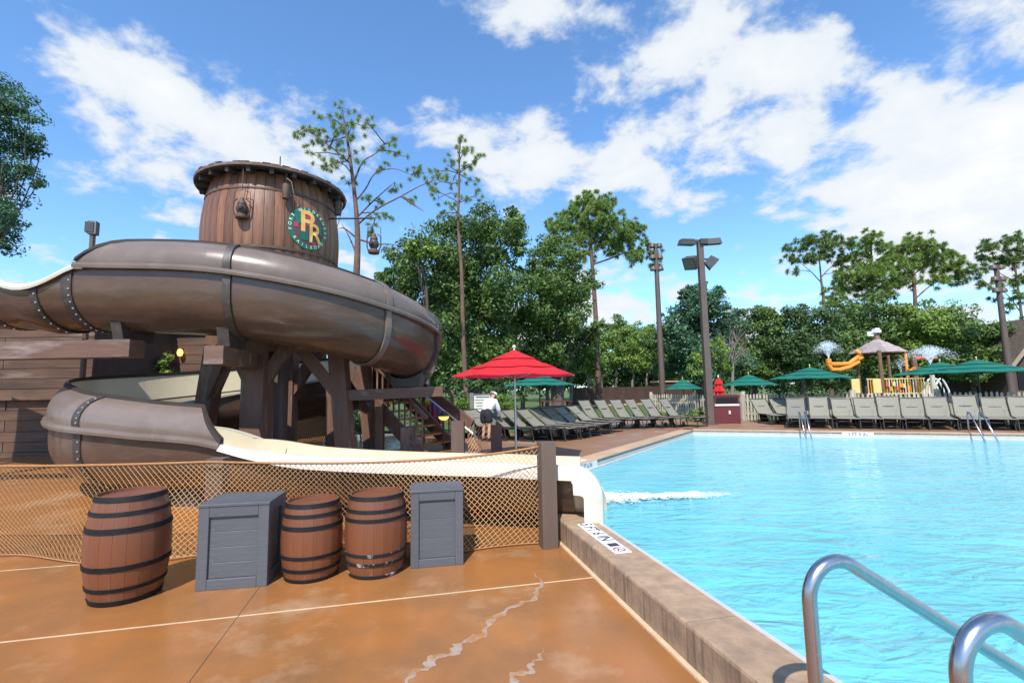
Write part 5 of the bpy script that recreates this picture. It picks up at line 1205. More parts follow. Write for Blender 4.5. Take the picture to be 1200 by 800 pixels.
# ================================================================== PERSON bending at the loungers
def person(P, rz):
    t = thing('person', 'person bending over in white long-sleeved shirt, black shorts and white cap', 'person', P, rz)
    # local: faces +x, z up. Joints of one continuous body
    J_ = {'pel': (0, 0, .90), 'l_hip': (0, .10, .88), 'r_hip': (0, -.10, .88), 'l_kn': (.06, .11, .47), 'r_kn': (.02, -.11, .47), 'l_an': (-.02, .11, .07), 'r_an': (-.08, -.12, .07), 'l_to': (.15, .13, .03), 'r_to': (.10, -.13, .03),
          'wa': (.08, 0, 1.02), 'ch': (.26, 0, 1.20), 'nk': (.38, 0, 1.32), 'nk2': (.44, 0, 1.37), 'hd': (.50, 0, 1.43), 'hd2': (.56, 0, 1.50),
          'l_sh': (.32, .19, 1.24), 'r_sh': (.32, -.19, 1.24), 'l_el': (.40, .24, .98), 'r_el': (.42, -.24, .98), 'l_wr': (.56, .20, .78), 'r_wr': (.58, -.20, .78), 'l_hn': (.61, .19, .70), 'r_hn': (.63, -.19, .70)}
    rad = {'pel': .15, 'l_hip': .115, 'r_hip': .115, 'l_kn': .066, 'r_kn': .066, 'l_an': .042, 'r_an': .042, 'l_to': .034, 'r_to': .034, 'wa': .135, 'ch': .155, 'nk': .075, 'nk2': .058, 'hd': .092, 'hd2': .085, 'l_sh': .078, 'r_sh': .078, 'l_el': .052, 'r_el': .052, 'l_wr': .033, 'r_wr': .033, 'l_hn': .04, 'r_hn': .04}
    E_ = [('pel', 'l_hip'), ('pel', 'r_hip'), ('l_hip', 'l_kn'), ('r_hip', 'r_kn'), ('l_kn', 'l_an'), ('r_kn', 'r_an'), ('l_an', 'l_to'), ('r_an', 'r_to'), ('pel', 'wa'), ('wa', 'ch'), ('ch', 'nk'), ('nk', 'nk2'), ('nk2', 'hd'), ('hd', 'hd2'), ('ch', 'l_sh'), ('ch', 'r_sh'), ('l_sh', 'l_el'), ('r_sh', 'r_el'), ('l_el', 'l_wr'), ('r_el', 'r_wr'), ('l_wr', 'l_hn'), ('r_wr', 'r_hn')]
    # fingers: four and a thumb from each palm
    for s, h in (('l', 1), ('r', -1)):
        b = Vector(J_[s + '_hn'])
        for k in range(4):
            y = (k - 1.5) * .019
            J_[f'{s}f{k}a'] = tuple(b + Vector((.03, y, -.045))); J_[f'{s}f{k}b'] = tuple(b + Vector((.035, y * 1.1, -.085 + .008 * abs(k - 1)))); rad[f'{s}f{k}a'] = .0095; rad[f'{s}f{k}b'] = .008
            E_ += [(s + '_hn', f'{s}f{k}a'), (f'{s}f{k}a', f'{s}f{k}b')]
        J_[f'{s}ta'] = tuple(b + Vector((.035, -h * .035, -.01))); J_[f'{s}tb'] = tuple(b + Vector((.055, -h * .045, -.045))); rad[f'{s}ta'] = .011; rad[f'{s}tb'] = .009
        E_ += [(s + '_hn', f'{s}ta'), (f'{s}ta', f'{s}tb')]
    def skin(name, keys, edges, grow, mt, subd=2):
        idx = {k: i for i, k in enumerate(keys)}; me = bpy.data.meshes.new(name)
        me.from_pydata([J_[k] for k in keys], [(idx[a], idx[b]) for a, b in edges if a in idx and b in idx], []); o = bpy.data.objects.new(name, me); col.objects.link(o)
        md = o.modifiers.new('skin', 'SKIN'); md.use_smooth_shade = True; sub_ = o.modifiers.new('sub', 'SUBSURF'); sub_.levels = sub_.render_levels = subd
        for k in keys: me.skin_vertices[0].data[idx[k]].radius = (grow(k), grow(k))
        me.skin_vertices[0].data[0].use_root = True
        bpy.context.view_layer.update()
        nm_ = bpy.data.meshes.new_from_object(o.evaluated_get(bpy.context.evaluated_depsgraph_get())); bpy.data.objects.remove(o)
        nm_.materials.clear(); nm_.materials.append(MATS[mt]); nm_.polygons.foreach_set('use_smooth', [True] * len(nm_.polygons))
        return put(name, nm_, t)
    skin('body', list(J_), E_, lambda k: rad[k], 'skin')
    sk = ['ch', 'wa', 'pel', 'nk', 'l_sh', 'r_sh', 'l_el', 'r_el', 'l_wr', 'r_wr']
    skin('shirt', sk, E_, lambda k: rad[k] + (.03 if k not in ('nk', 'l_wr', 'r_wr') else .016), 'cloth_white')
    J_['l_th'] = tuple(Vector(J_['l_hip']).lerp(Vector(J_['l_kn']), .80)); J_['r_th'] = tuple(Vector(J_['r_hip']).lerp(Vector(J_['r_kn']), .80)); rad['l_th'] = .085; rad['r_th'] = .085
    skin('shorts', ['pel', 'l_hip', 'r_hip', 'l_th', 'r_th', 'wa'], [('pel', 'l_hip'), ('pel', 'r_hip'), ('l_hip', 'l_th'), ('r_hip', 'r_th'), ('pel', 'wa')], lambda k: rad[k] + (.036 if k != 'wa' else .012), 'cloth_black')
    hc = Vector((.53, 0, 1.465)); ax = Vector((.06, 0, .07)).normalized()
    Mh = Matrix.Translation(hc) @ ax.to_track_quat('Z', 'X').to_matrix().to_4x4()
    m = MB(); m.lathe([(.108, .005), (.11, .04), (.098, .085), (.06, .115), (.001, .125)], 18); m.v = [tuple(Mh @ Vector(v)) for v in m.v]; cp = m.build('cap', 'cloth_white', t, smooth=True, world=False)
    m = MB(); m.lathe([(.105, .0), (.114, .0), (.114, .012), (.105, .012)], 18); m.v = [tuple(Mh @ Vector(v)) for v in m.v]; m.build('band', 'cloth_white', cp, world=False)
    m = MB(); m.prism([(.08, -.08), (.17, -.06), (.19, 0), (.17, .06), (.08, .08)], .008, .018); m.v = [tuple(Mh @ (Matrix.Rotation(0, 4, 'Z') @ Vector((v[0], v[1], v[2])))) for v in m.v]; m.build('brim', 'cloth_white', cp, world=False)
    m = MB(); m.lathe([(.094, -.08), (.102, -.04), (.104, .01)], 16, a0=PI * .35, a1=PI * 1.65); m.v = [tuple(Mh @ Vector(v)) for v in m.v]; m.build('hair', 'hair', t, smooth=True, world=False)
    for y in (-.04, .04): m = MB(); m.lathe([(.001, .008), (.011, 0), (.001, -.008)], 8); m.v = [tuple(Mh @ Vector((v[0] + .088, v[1] + y, v[2] - .02))) for v in m.v]; m.build('eye', 'hair', t, world=False)
    m = MB(); m.add([tuple(Mh @ Vector(v)) for v in ((.085, -.014, -.03), (.085, .014, -.03), (.115, 0, -.055), (.085, 0, .0), (.085, 0, -.065))], [(0, 2, 3), (1, 3, 2), (0, 4, 2), (1, 2, 4)]); m.build('nose', 'skin', t, world=False)
    m = MB(); m.box((0, 0, 0), (.012, .05, .008)); m.v = [tuple(Mh @ (Vector(v) + Vector((.082, 0, -.085)))) for v in m.v]; m.build('mouth', 'vest_red', t, world=False)
    for s in (-1, 1):
        m = MB(); m.box((0, 0, 0), (.035, .012, .05)); m.v = [tuple(Mh @ (Vector(v) + Vector((0, s * .098, -.03)))) for v in m.v]; m.build('ear', 'skin', t, world=False)
        f = Vector(J_['l_an' if s > 0 else 'r_an']); m = MB(); m.box((f.x + .07, f.y, .045), (.28, .10, .09)); o = m.build('shoe', 'cloth_black', t, world=False)
    return t
pp = XY(570, 13.6, .3); pr_ = person((pp.x, pp.y, ZC - .004), R(64)); pr_.scale = (.86, .86, .86)

# ================================================================== SPLASH PLAYGROUND
py_ = 24.0; pc = XY(1034, py_, 1)
pg = thing('play_structure', 'splash playground tower with grey peaked roof, timber posts and orange pipes', 'play structure', (pc.x, pc.y, ZC))
W = lambda px, py, dy=0: D(px, py, py_ + dy) - Vector((pc.x, pc.y, ZC))
ze = W(1034, 413).z; za = W(1034, 396.5).z; hr = 29 * py_ / 560
for k in range(8):
    a0, a1 = 2 * PI * (k + .5) / 8, 2 * PI * (k + 1.5) / 8
    for j in range(3):
        f0, f1 = j / 3, (j + 1) / 3 + .02; r0, r1 = hr * f0 + .03, hr * f1; z0, z1 = za + (ze - za) * f0 - .0 * j, za + (ze - za) * f1 - .03
        m = MB(); m.slab([(r0 * math.cos(a0), r0 * math.sin(a0), z0), (r1 * math.cos(a0), r1 * math.sin(a0), z1), (r1 * math.cos(a1), r1 * math.sin(a1), z1), (r0 * math.cos(a1), r0 * math.sin(a1), z0)], (0, 0, 1), .03); m.build('roof_panel', 'play_roof', pg, world=False)
m = MB(); m.lathe([(hr * .98, ze - .09), (hr * 1.0, ze - .02), (hr * .9, ze - .03)], 8); m.build('eave_ring', 'play_post', pg, world=False)
m = MB(); m.tube([(0, 0, za - .05), (0, 0, W(1034, 392).z)], [.16, .09], 8); m.build('roof_neck', 'play_post', pg, world=False)
m = MB(); zz_ = W(1034, 388).z
for k in range(7):
    a = 2 * PI * k / 7; m.box((.13 * math.cos(a), .13 * math.sin(a), zz_), (.14, .14, .16), rot=a)
m.box((0, 0, zz_ + .08), (.2, .2, .16)); m.build('finial', 'white_paint', pg, world=False)
m = MB(); q = W(1020, 391); m.box(q, (.32, .04, .22)); m.beam((0, 0, q.z), q, .04, .04); m.build('weather_vane', 'white_paint', pg, world=False)
for px, dy, mt in ((1005.5, .3, 'play_post'), (1032, -1.0, 'play_post'), (1042, 1.2, 'play_post'), (1062.5, .2, 'play_orange')):
    p = W(px, 430, dy); m = MB(); m.tube([(p.x * 1.0, p.y, 0), (p.x, p.y, ze + .05)], .085 if dy < 0 else .07, 9); m.build('post', mt, pg, smooth=True, world=False)
zp = W(1034, 463).z
m = MB(); m.box((0, .3, zp), (2 * hr * .95, 2.2, .12)); m.build('platform', 'play_post', pg, world=False)
x0, x1 = W(1000, 450).x, W(1066, 450).x; z0, z1 = zp + .05, W(1034, 444).z
m = MB(); m.box(((x0 + x1) / 2, -.9, z1), (x1 - x0, .05, .05)); m.box(((x0 + x1) / 2, -.9, z0 + .05), (x1 - x0, .05, .05)); m.build('railing', 'play_yellow', pg, world=False)
for i in range(22):
    x = x0 + (x1 - x0) * (i + .5) / 22; m = MB(); m.box((x, -.9, (z0 + z1) / 2), (.035, .035, z1 - z0)); m.build('baluster', ['play_yellow', 'play_orange', 'white_paint'][i % 3 if i % 5 else 0], pg, world=False)
for px, w_ in ((1002.5, .38), (1028, .42)):
    q = W(px, 451, -1.0); m = MB(); m.box((q.x, -1.0, (W(px, 460).z + W(px, 444).z) / 2), (w_, .06, W(px, 444).z - W(px, 460).z)); m.build('panel', 'play_yellow', pg, world=False)
q = W(1080, 454, -.6); m = MB(); m.box((q.x, -.7, q.z), (.30, .25, .55)); m.build('panel', 'play_yellow', pg, world=False)
m = MB(); q0, q1 = W(1066, 449), W(1084, 449); m.box(((q0.x + q1.x) / 2, -.5, q0.z), (q1.x - q0.x, .06, .05)); m.box(((q0.x + q1.x) / 2, -.5, q0.z - .5), (q1.x - q0.x, .06, .05)); m.build('railing', 'play_yellow', pg, world=False)
for i in range(7):
    m = MB(); m.box((q0.x + (q1.x - q0.x) * i / 6, -.5, q0.z - .45), (.03, .03, .9)); m.build('baluster', 'play_yellow', pg, world=False)
for dz, r_ in ((0, .10), (-.28, .10)):
    m = MB(); pts = [W(1006, 418 if dz == 0 else 424, -.3), W(1000, 422 if dz == 0 else 427, -.4), W(995, 426 if dz == 0 else 430, -.4), W(984, 426.5 if dz == 0 else 433, -.4), W(975, 426.5 if dz == 0 else 433, -.4), W(970, 424 if dz == 0 else 426, -.4)]
    m.tube(pts, r_, 9); m.build('water_pipe', 'play_orange', pg, smooth=True, world=False)
m = MB(); q = W(971, 423, -.4); m.lathe([(.12, -.1), (.13, .1), (.06, .12)], 10, q); m.build('nozzle', 'play_orange', pg, world=False)
m = MB(); m.tube([W(1003, 411, -.2), W(1008, 414, -.3), W(1010, 419, -.3), W(1005, 421, -.3)], .11, 9); m.build('water_pipe', 'play_orange', pg, smooth=True, world=False)
for i in range(6):
    q = W(1040 + i * 4, 452, -1.0); m = MB(); m.box((q.x, -.98, q.z + rnd.uniform(-.15, .15)), (.14, .05, .2)); m.build('toy_panel', ['play_red', 'play_orange', 'play_yellow'][i % 3], pg, world=False)
m = MB(); m.tube([W(1065, 435, -.3), W(1072, 434, -.3), W(1070, 431, -.3)], .10, 8); m.build('water_pipe', 'play_orange', pg, smooth=True, world=False)
# white spray hoops
for i, px in enumerate((1082, 1088, 1094)):
    q0, q1 = D(px, 462, 22.5), D(px + 20, 462, 22.5); m = MB()
    pts = [Vector((q0.x + (q1.x - q0.x) * s, 22.5, q0.z + .72 * math.sin(PI * s))) for s in np.linspace(0, 1, 13)]
    pts = [Vector((p.x, p.y, p.z)) for p in pts]; pts[0].z = pts[-1].z = ZC; t = thing('spray_hoop', 'white arched spray hoop ' + ('next to the yellow panel', 'between two other hoops', 'closest to the barn')[i] + ' behind the picket fence', 'spray hoop', (q0.x, 22.5, ZC), 0, 'spray hoops')
    m.tube(pts, .04, 7); m.build('hoop', 'white_paint', t, smooth=True)
q = D(1093, 447, 22.0); t = thing('spray_post', 'pale spray post with a tall fan of water behind the umbrellas', 'spray post', (q.x, q.y, ZC))
m = MB(); m.tube([(q.x, q.y, ZC), (q.x, q.y, D(1090, 427, 22).z)], [.14, .08], 9); m.build('post', 'picket', t, smooth=True)
q2 = D(1071, 420, 25.0); t = thing('spray_post', 'tall red topped timber post with a side arm at the playground', 'spray post', (q2.x, q2.y, ZC))
m = MB(); m.tube([(q2.x, q2.y, ZC), (q2.x, q2.y, D(1071, 411, 25).z)], .12, 9); m.build('post', 'play_post', t, smooth=True)
m = MB(); m.tube([D(1071, 421, 25), D(1080, 419, 25), D(1096, 419, 25)], .09, 8); m.build('arm', 'play_red', t, smooth=True)

def spray(label, base, spread, height, n_, seed, lean=0.0):
    r = random.Random(seed); vs = []; fs = []
    for i in range(n_):
        tt = r.random() ** .75 * 1.75; a = r.uniform(0, 2 * PI); v = r.random() ** .55 * spread; ap = height * r.uniform(.72, 1.0) * (1 - .25 * v / spread)
        x = v * tt * .62 * math.cos(a) + lean * tt; y = v * tt * .62 * math.sin(a) * .7; z = ap * (2 * tt - tt * tt); tt = min(1, tt)
        s = r.uniform(.007, .017) * (1.3 - .5 * tt); c = Vector((x, y, z)); d1 = Vector((r.uniform(-1, 1), r.uniform(-1, 1), r.uniform(-1, 1))).normalized() * s; d2 = Vector((r.uniform(-1, 1), r.uniform(-1, 1), r.uniform(-1, 1))).normalized() * s; d3 = Vector((0, 0, s * 1.6))
        o = len(vs); vs += [c + d1, c + d2, c + d3, c - d1 - d2]; fs += [(o, o + 1, o + 2), (o, o + 2, o + 3), (o + 1, o + 3, o + 2), (o, o + 3, o + 1)]
    m = MB(); m.add(vs, fs); o = bpy.data.objects.new('water_spray', m.mesh('water_spray', 'spray', fix=False)); col.objects.link(o); o.location = base
    tag(o, label, 'water spray', 'playground sprays', 'stuff'); return o
spray('fan of white water droplets rising from the orange pipe', D(971, 421, 23.6), .75, 1.02, 2600, 3)
spray('wide fan of white water droplets above the umbrellas', D(1090.5, 427, 22.0), 1.15, .95, 3600, 4)
spray('thin curtain of falling droplets under the playground roof', D(1056, 438, 23.2), .45, .9, 500, 5)

# white water at the slide end
def foam(label, pts, n_, seed):
    r = random.Random(seed); m = MB()
    for i in range(n_):
        f_ = r.random(); x = f_ * (len(pts) - 1); k = int(x); a, b = pts[k], pts[min(k + 1, len(pts) - 1)]; c = a.lerp(b, x - k)
        w_ = .12 + .05 * math.sin(f_ * 9); hh = (.085 * math.sin(PI * min(1, f_ * 1.15 + .12)) + .01) * r.uniform(.3, 1.1)
        w_ *= (.55 + .6 * abs(math.sin(f_ * 23 + 1)) ) * (1.15 - .75 * f_)
        c = Vector((c.x, c.y, ZW)) + Vector((r.uniform(-.06, .06), r.gauss(0, w_), r.random() * hh))
        s = r.uniform(.006, .020) * (1 - .4 * f_)
        m.lathe([(s * .2, -s * .3), (s * r.uniform(.8, 1.6), -s * .1), (s * .8, s * .25), (s * .1, s * .35)], 5, c)
    o = bpy.data.objects.new('splash_foam', m.mesh('splash_foam', 'foam', smooth='all', fix=False)); col.objects.link(o); return tag(o, label, 'foam', None, 'stuff')
foam('loose white droplets of foam tossed up off the slide end', [G(697, 582, ZW), G(720, 586, ZW), G(755, 584.5, ZW), G(790, 583.5, ZW), G(815, 581, ZW), G(845, 578.5, ZW)], 900, 8)

def foam_sheet(pts, par_label):
    NS_, NT = 150, 22; rows = []; fade = []
    for i in range(NS_ + 1):
        f_ = i / NS_; x = f_ * (len(pts) - 1); k = min(len(pts) - 2, int(x)); c = pts[k].lerp(pts[k + 1], x - k); row = []
        w_ = (.30 + .10 * math.sin(f_ * 11) + .05 * math.sin(f_ * 31)) * (1.05 - .45 * f_)
        for j in range(NT + 1):
            t_ = j / NT * 2 - 1; fd = (1 - t_ * t_) ** .8 * min(1, f_ * 14) * min(1, (1 - f_) * 2.4)
            hgt = .004 + fd * (.055 * abs(math.sin(f_ * 37 + t_ * 5)) ** 2 + .05 * abs(math.sin(f_ * 71 + t_ * 9 + 2)) * abs(math.cos(t_ * 7 + f_ * 20)) + rnd.uniform(0, .018)) * (1 - .5 * f_)
            row.append((c.x + rnd.uniform(-.01, .01), c.y + t_ * w_, ZW + hgt)); fade.append(fd * .66)
        rows.append(row)
    m = MB(); m.grid(rows); me = m.mesh('churned_water', 'foam_sheet', smooth='all', fix=False)
    at = me.attributes.new('fade', 'FLOAT', 'POINT'); at.data.foreach_set('value', fade)
    o = bpy.data.objects.new('churned_water', me); col.objects.link(o); return tag(o, par_label, 'foam', None, 'stuff')
foam_sheet([G(692, 586, ZW), G(720, 586, ZW), G(755, 584.5, ZW), G(790, 583.0, ZW), G(820, 581, ZW), G(860, 579, ZW), G(905, 577, ZW)], 'low churned white water trailing away from the slide end')

# ================================================================== BARN at the right
bn = XY(1222, 33, 1); t = thing('barn', 'brown barn gable with pale roof edge at the right behind the umbrellas', 'barn', (bn.x, bn.y, ZC - .05))
e0 = D(1171, 433, 33) - Vector((bn.x, bn.y, ZC)); r0 = D(1218, 372, 33) - Vector((bn.x, bn.y, ZC)); hx = e0.x
m = MB(); wl = e0.x + .6; wr = 2 * r0.x - wl
m.add([(wl, 0, 0), (wr, 0, 0), (wr, 0, e0.z), (r0.x, 0, r0.z - .35), (wl, 0, e0.z), (wl, 9, 0), (wr, 9, 0), (wr, 9, e0.z), (r0.x, 9, r0.z - .35), (wl, 9, e0.z)], [(0, 1, 2, 3, 4), (5, 9, 8, 7, 6), (0, 4, 9, 5), (1, 6, 7, 2)]); m.build('wall', 'barn', t, world=False)
for s in (-1, 1):
    ex = e0.x if s < 0 else 2 * r0.x - e0.x
    rf = MB(); rf.slab([(ex, -.7, e0.z), (r0.x, -.7, r0.z), (r0.x, 9.5, r0.z), (ex, 9.5, e0.z)], (s * .7, 0, .7), .14); ro = rf.build('roof', 'shingle', t, world=False)
    m = MB(); m.beam((ex, -.73, e0.z + .03), (r0.x, -.73, r0.z + .03), .05, .24); m.build('barge_board', 'barn_trim', ro, world=False)
for x in (wl + 1.0, wl + 2.4): m = MB(); m.box((x, -.03, 1.5), (.9, .06, 1.2)); w_ = m.build('window', 'hoop_black', t, world=False)

# ================================================================== TREES
rng = np.random.default_rng(11)
def leaf_object(name, C, N_, size, m, parent, aspect=.55, jitter=.35):
    n = len(C); s = size * rng.uniform(.6, 1.35, (n, 1))
    nr = N_ + rng.normal(0, .75, (n, 3)); nr[:, 2] += .35; nr /= np.linalg.norm(nr, axis=1, keepdims=True) + 1e-9
    a = rng.normal(0, 1, (n, 3)); a -= (a * nr).sum(1, keepdims=True) * nr; a /= np.linalg.norm(a, axis=1, keepdims=True) + 1e-9
    b = np.cross(nr, a)
    V = np.empty((n, 4, 3)); V[:, 0] = C - a * s * .5; V[:, 1] = C + b * s * aspect * .5 + nr * s * .08; V[:, 2] = C + a * s * .5; V[:, 3] = C - b * s * aspect * .5 + nr * s * .08
    return raw_mesh(name, V.reshape(-1, 3), 4, n, m, parent)
def raw_mesh(name, V, k, n, m, parent):
    off = np.array(wloc(parent)) if parent is not None else 0
    me = bpy.data.meshes.new(name); V = (V - off).astype(np.float32)
    me.vertices.add(n * k); me.vertices.foreach_set('co', V.ravel()); me.loops.add(n * k); me.loops.foreach_set('vertex_index', np.arange(n * k, dtype=np.int32))
    me.polygons.add(n); me.polygons.foreach_set('loop_start', np.arange(0, n * k, k, dtype=np.int32)); me.polygons.foreach_set('loop_total', np.full(n, k, dtype=np.int32))
    me.update(calc_edges=True); me.materials.append(MATS[m])
    o = bpy.data.objects.new(name, me); col.objects.link(o); o.parent = parent; return o
def lobes3d(lobes, Y, spread, seed):
    r = random.Random(seed); out = []
    for i, l in enumerate(lobes):
        px, py, rp = l[:3]; dy = l[3] if len(l) > 3 else r.uniform(-spread, spread)
        out.append((np.array(D(px, py, Y + dy)), rp * (Y + dy) / FPX))
    return out
def crown_points(L3, dens, sub=.40):
    C = []; NN = []
    for c, r in L3:
        ns = max(7, int(15 * min(2.2, max(.6, r / 1.2))))
        d = rng.normal(0, 1, (ns, 3)); d /= np.linalg.norm(d, axis=1, keepdims=True); sc = c + d * r * rng.uniform(.35, 1.0, (ns, 1)) * np.array([1, 1, .9])
        n = int(dens * r * r * 2.1)
        k = rng.integers(0, ns, n); q = rng.normal(0, 1, (n, 3)); q /= np.linalg.norm(q, axis=1, keepdims=True)
        rr = r * sub * rng.uniform(.25, 1.12, (n, 1)) ** .6 * rng.uniform(.7, 1.25, (ns, 1))[k]
        P = sc[k] + q * rr * np.array([1.15, 1.15, .75]); C.append(P); NN.append(q * .7 + (P - c) / max(r, .1) * .5)
    return np.concatenate(C), np.concatenate(NN)
def limb(m, a, b, r0, r1, seed, bend=.12, n=6, sides=6):
    r = random.Random(seed); a = Vector(a); b = Vector(b); L_ = (b - a).length; pts = []; o = Vector((r.uniform(-1, 1), r.uniform(-1, 1), r.uniform(-.2, .8))) * bend * L_
    for i in range(n + 1):
        t = i / n; pts.append(a.lerp(b, t) + o * math.sin(PI * t) + Vector((r.uniform(-1, 1), r.uniform(-1, 1), r.uniform(-1, 1))) * L_ * .015 * (0 < i < n))
    m.tube(pts, [r0 + (r1 - r0) * i / n for i in range(n + 1)], sides)
    return pts
def broad_tree(name, label, px_base, Y, lobes, leafm='leaf_oak', size=.2, dens=420, spread=2.0, trunk_r=.28, seed=1, bark='bark_oak', group='broadleaf trees around the pool', cat='tree', zc=None, limbs=True):
    b = XY(px_base, Y, ZC); t = thing(name, label, cat, (b.x, b.y, ZC - .1), 0, group)
    L3 = lobes3d(lobes, Y, spread, seed); cen = sum((c for c, r in L3)) / len(L3)
    m = MB(); top = Vector(cen) + Vector((0, 0, -.1 * cen[2])); tp = limb(m, (b.x, b.y, ZC - .1), top, trunk_r, trunk_r * .5, seed, .04, 8, 9)
    tr_ = m.build('trunk', bark, t, smooth=True)
    if limbs:
        m = MB()
        for i, (c, r) in enumerate(L3):
            k = min(8, max(2, int(8 * min(1, max(.3, (c[2] - .8 * r) / max(top.z, .1) * .7))))); limb(m, tp[k], Vector(c), trunk_r * .26, .015, seed * 50 + i, .10)
        m.build('limbs', bark, tr_, smooth=True)
    C, NN = crown_points(L3, dens); C[:, 2] = np.maximum(C[:, 2], ZC + .05)
    leaf_object('crown', C, NN, size, leafm, t); return t
def pine_tree(label, Y, trunk_px, lobes, limb_px=(), size=.30, dens=9.0, tr=.16, seed=1, nm='needle', needles=26, wid=.011):
    P = [D(px, py, Y) for px, py in trunk_px]; b = P[0].copy(); t = thing('pine_tree', label, 'tree', (b.x, b.y, ZC - .1), 0, 'tall pines around the pool')
    base = Vector((b.x + (P[0].x - P[1].x) * .3, Y, ZC - .1)); pts = [base] + P if base.z < P[0].z - .1 else P
    m = MB(); n_ = len(pts); fine_ = catmull(pts, 4); m.tube(fine_, [tr * (1 - .80 * i / (len(fine_) - 1)) for i in range(len(fine_))], 10); tk = m.build('trunk', 'bark_pine', t, smooth=True)
    r = random.Random(seed); m = MB(); nodes = [q for q in fine_[len(fine_) // 3:]]
    for lp_ in limb_px:
        q = [D(px, py, Y + dy) for px, py, dy in lp_]; nr_ = min(fine_ + nodes, key=lambda v: (v - q[0]).length); q = [nr_.copy()] + q[1:]; f_ = catmull(q, 4) if len(q) > 2 else q; m.tube(f_, [tr * .27 * (1 - .8 * i / (len(f_) - 1)) for i in range(len(f_))], 6); nodes += f_[1:]
    L3 = [(c_, r_ * (1.08 if Y > 34 else 1.05)) for c_, r_ in lobes3d(lobes, Y, 1.3, seed)]; T = []
    for i, (c, rr) in enumerate(L3):
        c = Vector(c); a = min(nodes, key=lambda q: (q - c).length + max(0, q.z - c.z) * 1.5)
        if (a - c).length < .25: c = a + Vector((.2, .15, .2))
        pl = limb(m, a, c, max(.022, tr * .18), .012, seed * 31 + i, .10, 5, 5)
        k = max(5, int(dens * rr * rr * (2.3 if Y > 34 else 2.0)))
        for j in range(k):
            d = Vector((r.gauss(0, 1), r.gauss(0, 1), r.gauss(0, .8))).normalized() * rr * r.uniform(.2, 1.45) ** .8; d.z *= .8; q = c + d; T.append((q, d + Vector((0, 0, .25 * rr))))
            s = pl[r.randrange(len(pl) // 2, len(pl))]; m.tube([s, s.lerp(q, .5) + Vector((0, 0, -.04)), q], [.011, .008, .005], 3, caps=False)
    m.build('branches', 'bark_pine', tk, fix=False)
    V = []
    for q, d in T:
        d = np.array(d.normalized()); n = int(needles * (4.2 if Y < 30 else 2.6)); w_ = rng.normal(0, 1, (n, 3)); w_ /= np.linalg.norm(w_, axis=1, keepdims=True); w_ += d * .75; w_ /= np.linalg.norm(w_, axis=1, keepdims=True)
        ln = size * rng.uniform(.65, 1.15, (n, 1)); e = np.cross(w_, rng.normal(0, 1, (n, 3))); e /= np.linalg.norm(e, axis=1, keepdims=True) + 1e-9
        tip = np.array(q) + w_ * ln + np.array([0, 0, -.12]) * ln; mid = np.array(q) + w_ * ln * .45; o = np.empty((n, 4, 3)); o[:, 0] = np.array(q) ; o[:, 1] = mid + e * wid * (.62 if Y < 30 else 1.1); o[:, 2] = tip; o[:, 3] = mid - e * wid * (.62 if Y < 30 else 1.1); V.append(o.reshape(-1, 3))
    V = np.concatenate(V); raw_mesh('crown', V, 4, len(V) // 4, nm, t); return t

broad_tree('oak_tree', 'dark leafy tree at the left beside the open sky', -75, 17, [(12, 120, 30), (-15, 160, 45), (18, 165, 26), (-10, 215, 48), (22, 205, 24), (-15, 262, 38), (12, 250, 22), (-50, 130, 60), (0, 98, 20), (3, 288, 12), (40, 178, 12), (45, 160, 8), (44, 215, 10), (-60, 220, 60), (34, 140, 10)], 'leaf_blue', .12, 820, 1.6, .11, 5)
pine_tree('open crowned pine with crooked limbs behind the giant barrel', 20, [(417, 345), (419, 290), (418, 255), (414, 215), (408, 170), (402, 135)],
    [(385, 137, 13), (401, 126, 11), (360, 152, 10), (372, 160, 14), (388, 165, 16), (408, 150, 13), (428, 140, 8), (432, 150, 9), (395, 188, 14), (412, 180, 13), (445, 172, 9), (463, 163, 9), (470, 182, 8), (485, 200, 10), (497, 203, 9), (502, 215, 8), (445, 196, 8), (462, 216, 8), (430, 233, 9), (448, 238, 8), (380, 195, 10), (440, 255, 8), (480, 238, 8), (408, 215, 8), (366, 180, 8), (395, 150, 9), (458, 255, 7), (432, 270, 6), (352, 158, 5)],
    [[(418, 262, 0), (440, 246, -.4), (470, 230, -.6), (492, 218, -.7), (505, 214, -.8)], [(416, 238, 0), (428, 222, .2), (440, 203, .3), (462, 198, .3), (482, 205, .3)], [(414, 210, 0), (425, 190, .3), (440, 180, .3), (455, 165, .3)], [(418, 255, 0), (438, 235, .5), (455, 220, .6), (462, 214, .6)],
     [(411, 195, 0), (395, 178, -.3), (378, 165, -.5), (362, 152, -.6)], [(418, 276, 0), (404, 268, -.2), (396, 268, -.5)], [(418, 300, 0), (408, 275, .3), (400, 262, .5)], [(419, 282, 0), (440, 286, .1), (455, 286, .2), (475, 288, .2)], [(470, 230, -.6), (485, 240, -.6), (497, 248, -.6)]],
    .21, 22, .17, 3, needles=26, wid=.0085)
pine_tree('slim pine with a small tufted top rising above the oaks', 24, [(547, 468), (543, 400), (541, 320), (537, 262), (538, 215), (538, 168)],
    [(538, 163, 6), (536, 178, 10), (524, 193, 9), (550, 192, 11), (563, 184, 7), (515, 213, 9), (531, 210, 10), (556, 212, 7), (514, 232, 8), (543, 232, 7), (509, 202, 5), (561, 228, 5), (507, 222, 5), (549, 177, 6), (528, 240, 6), (520, 250, 6)], (), .23, 20, .16, 4, needles=26, wid=.0095)
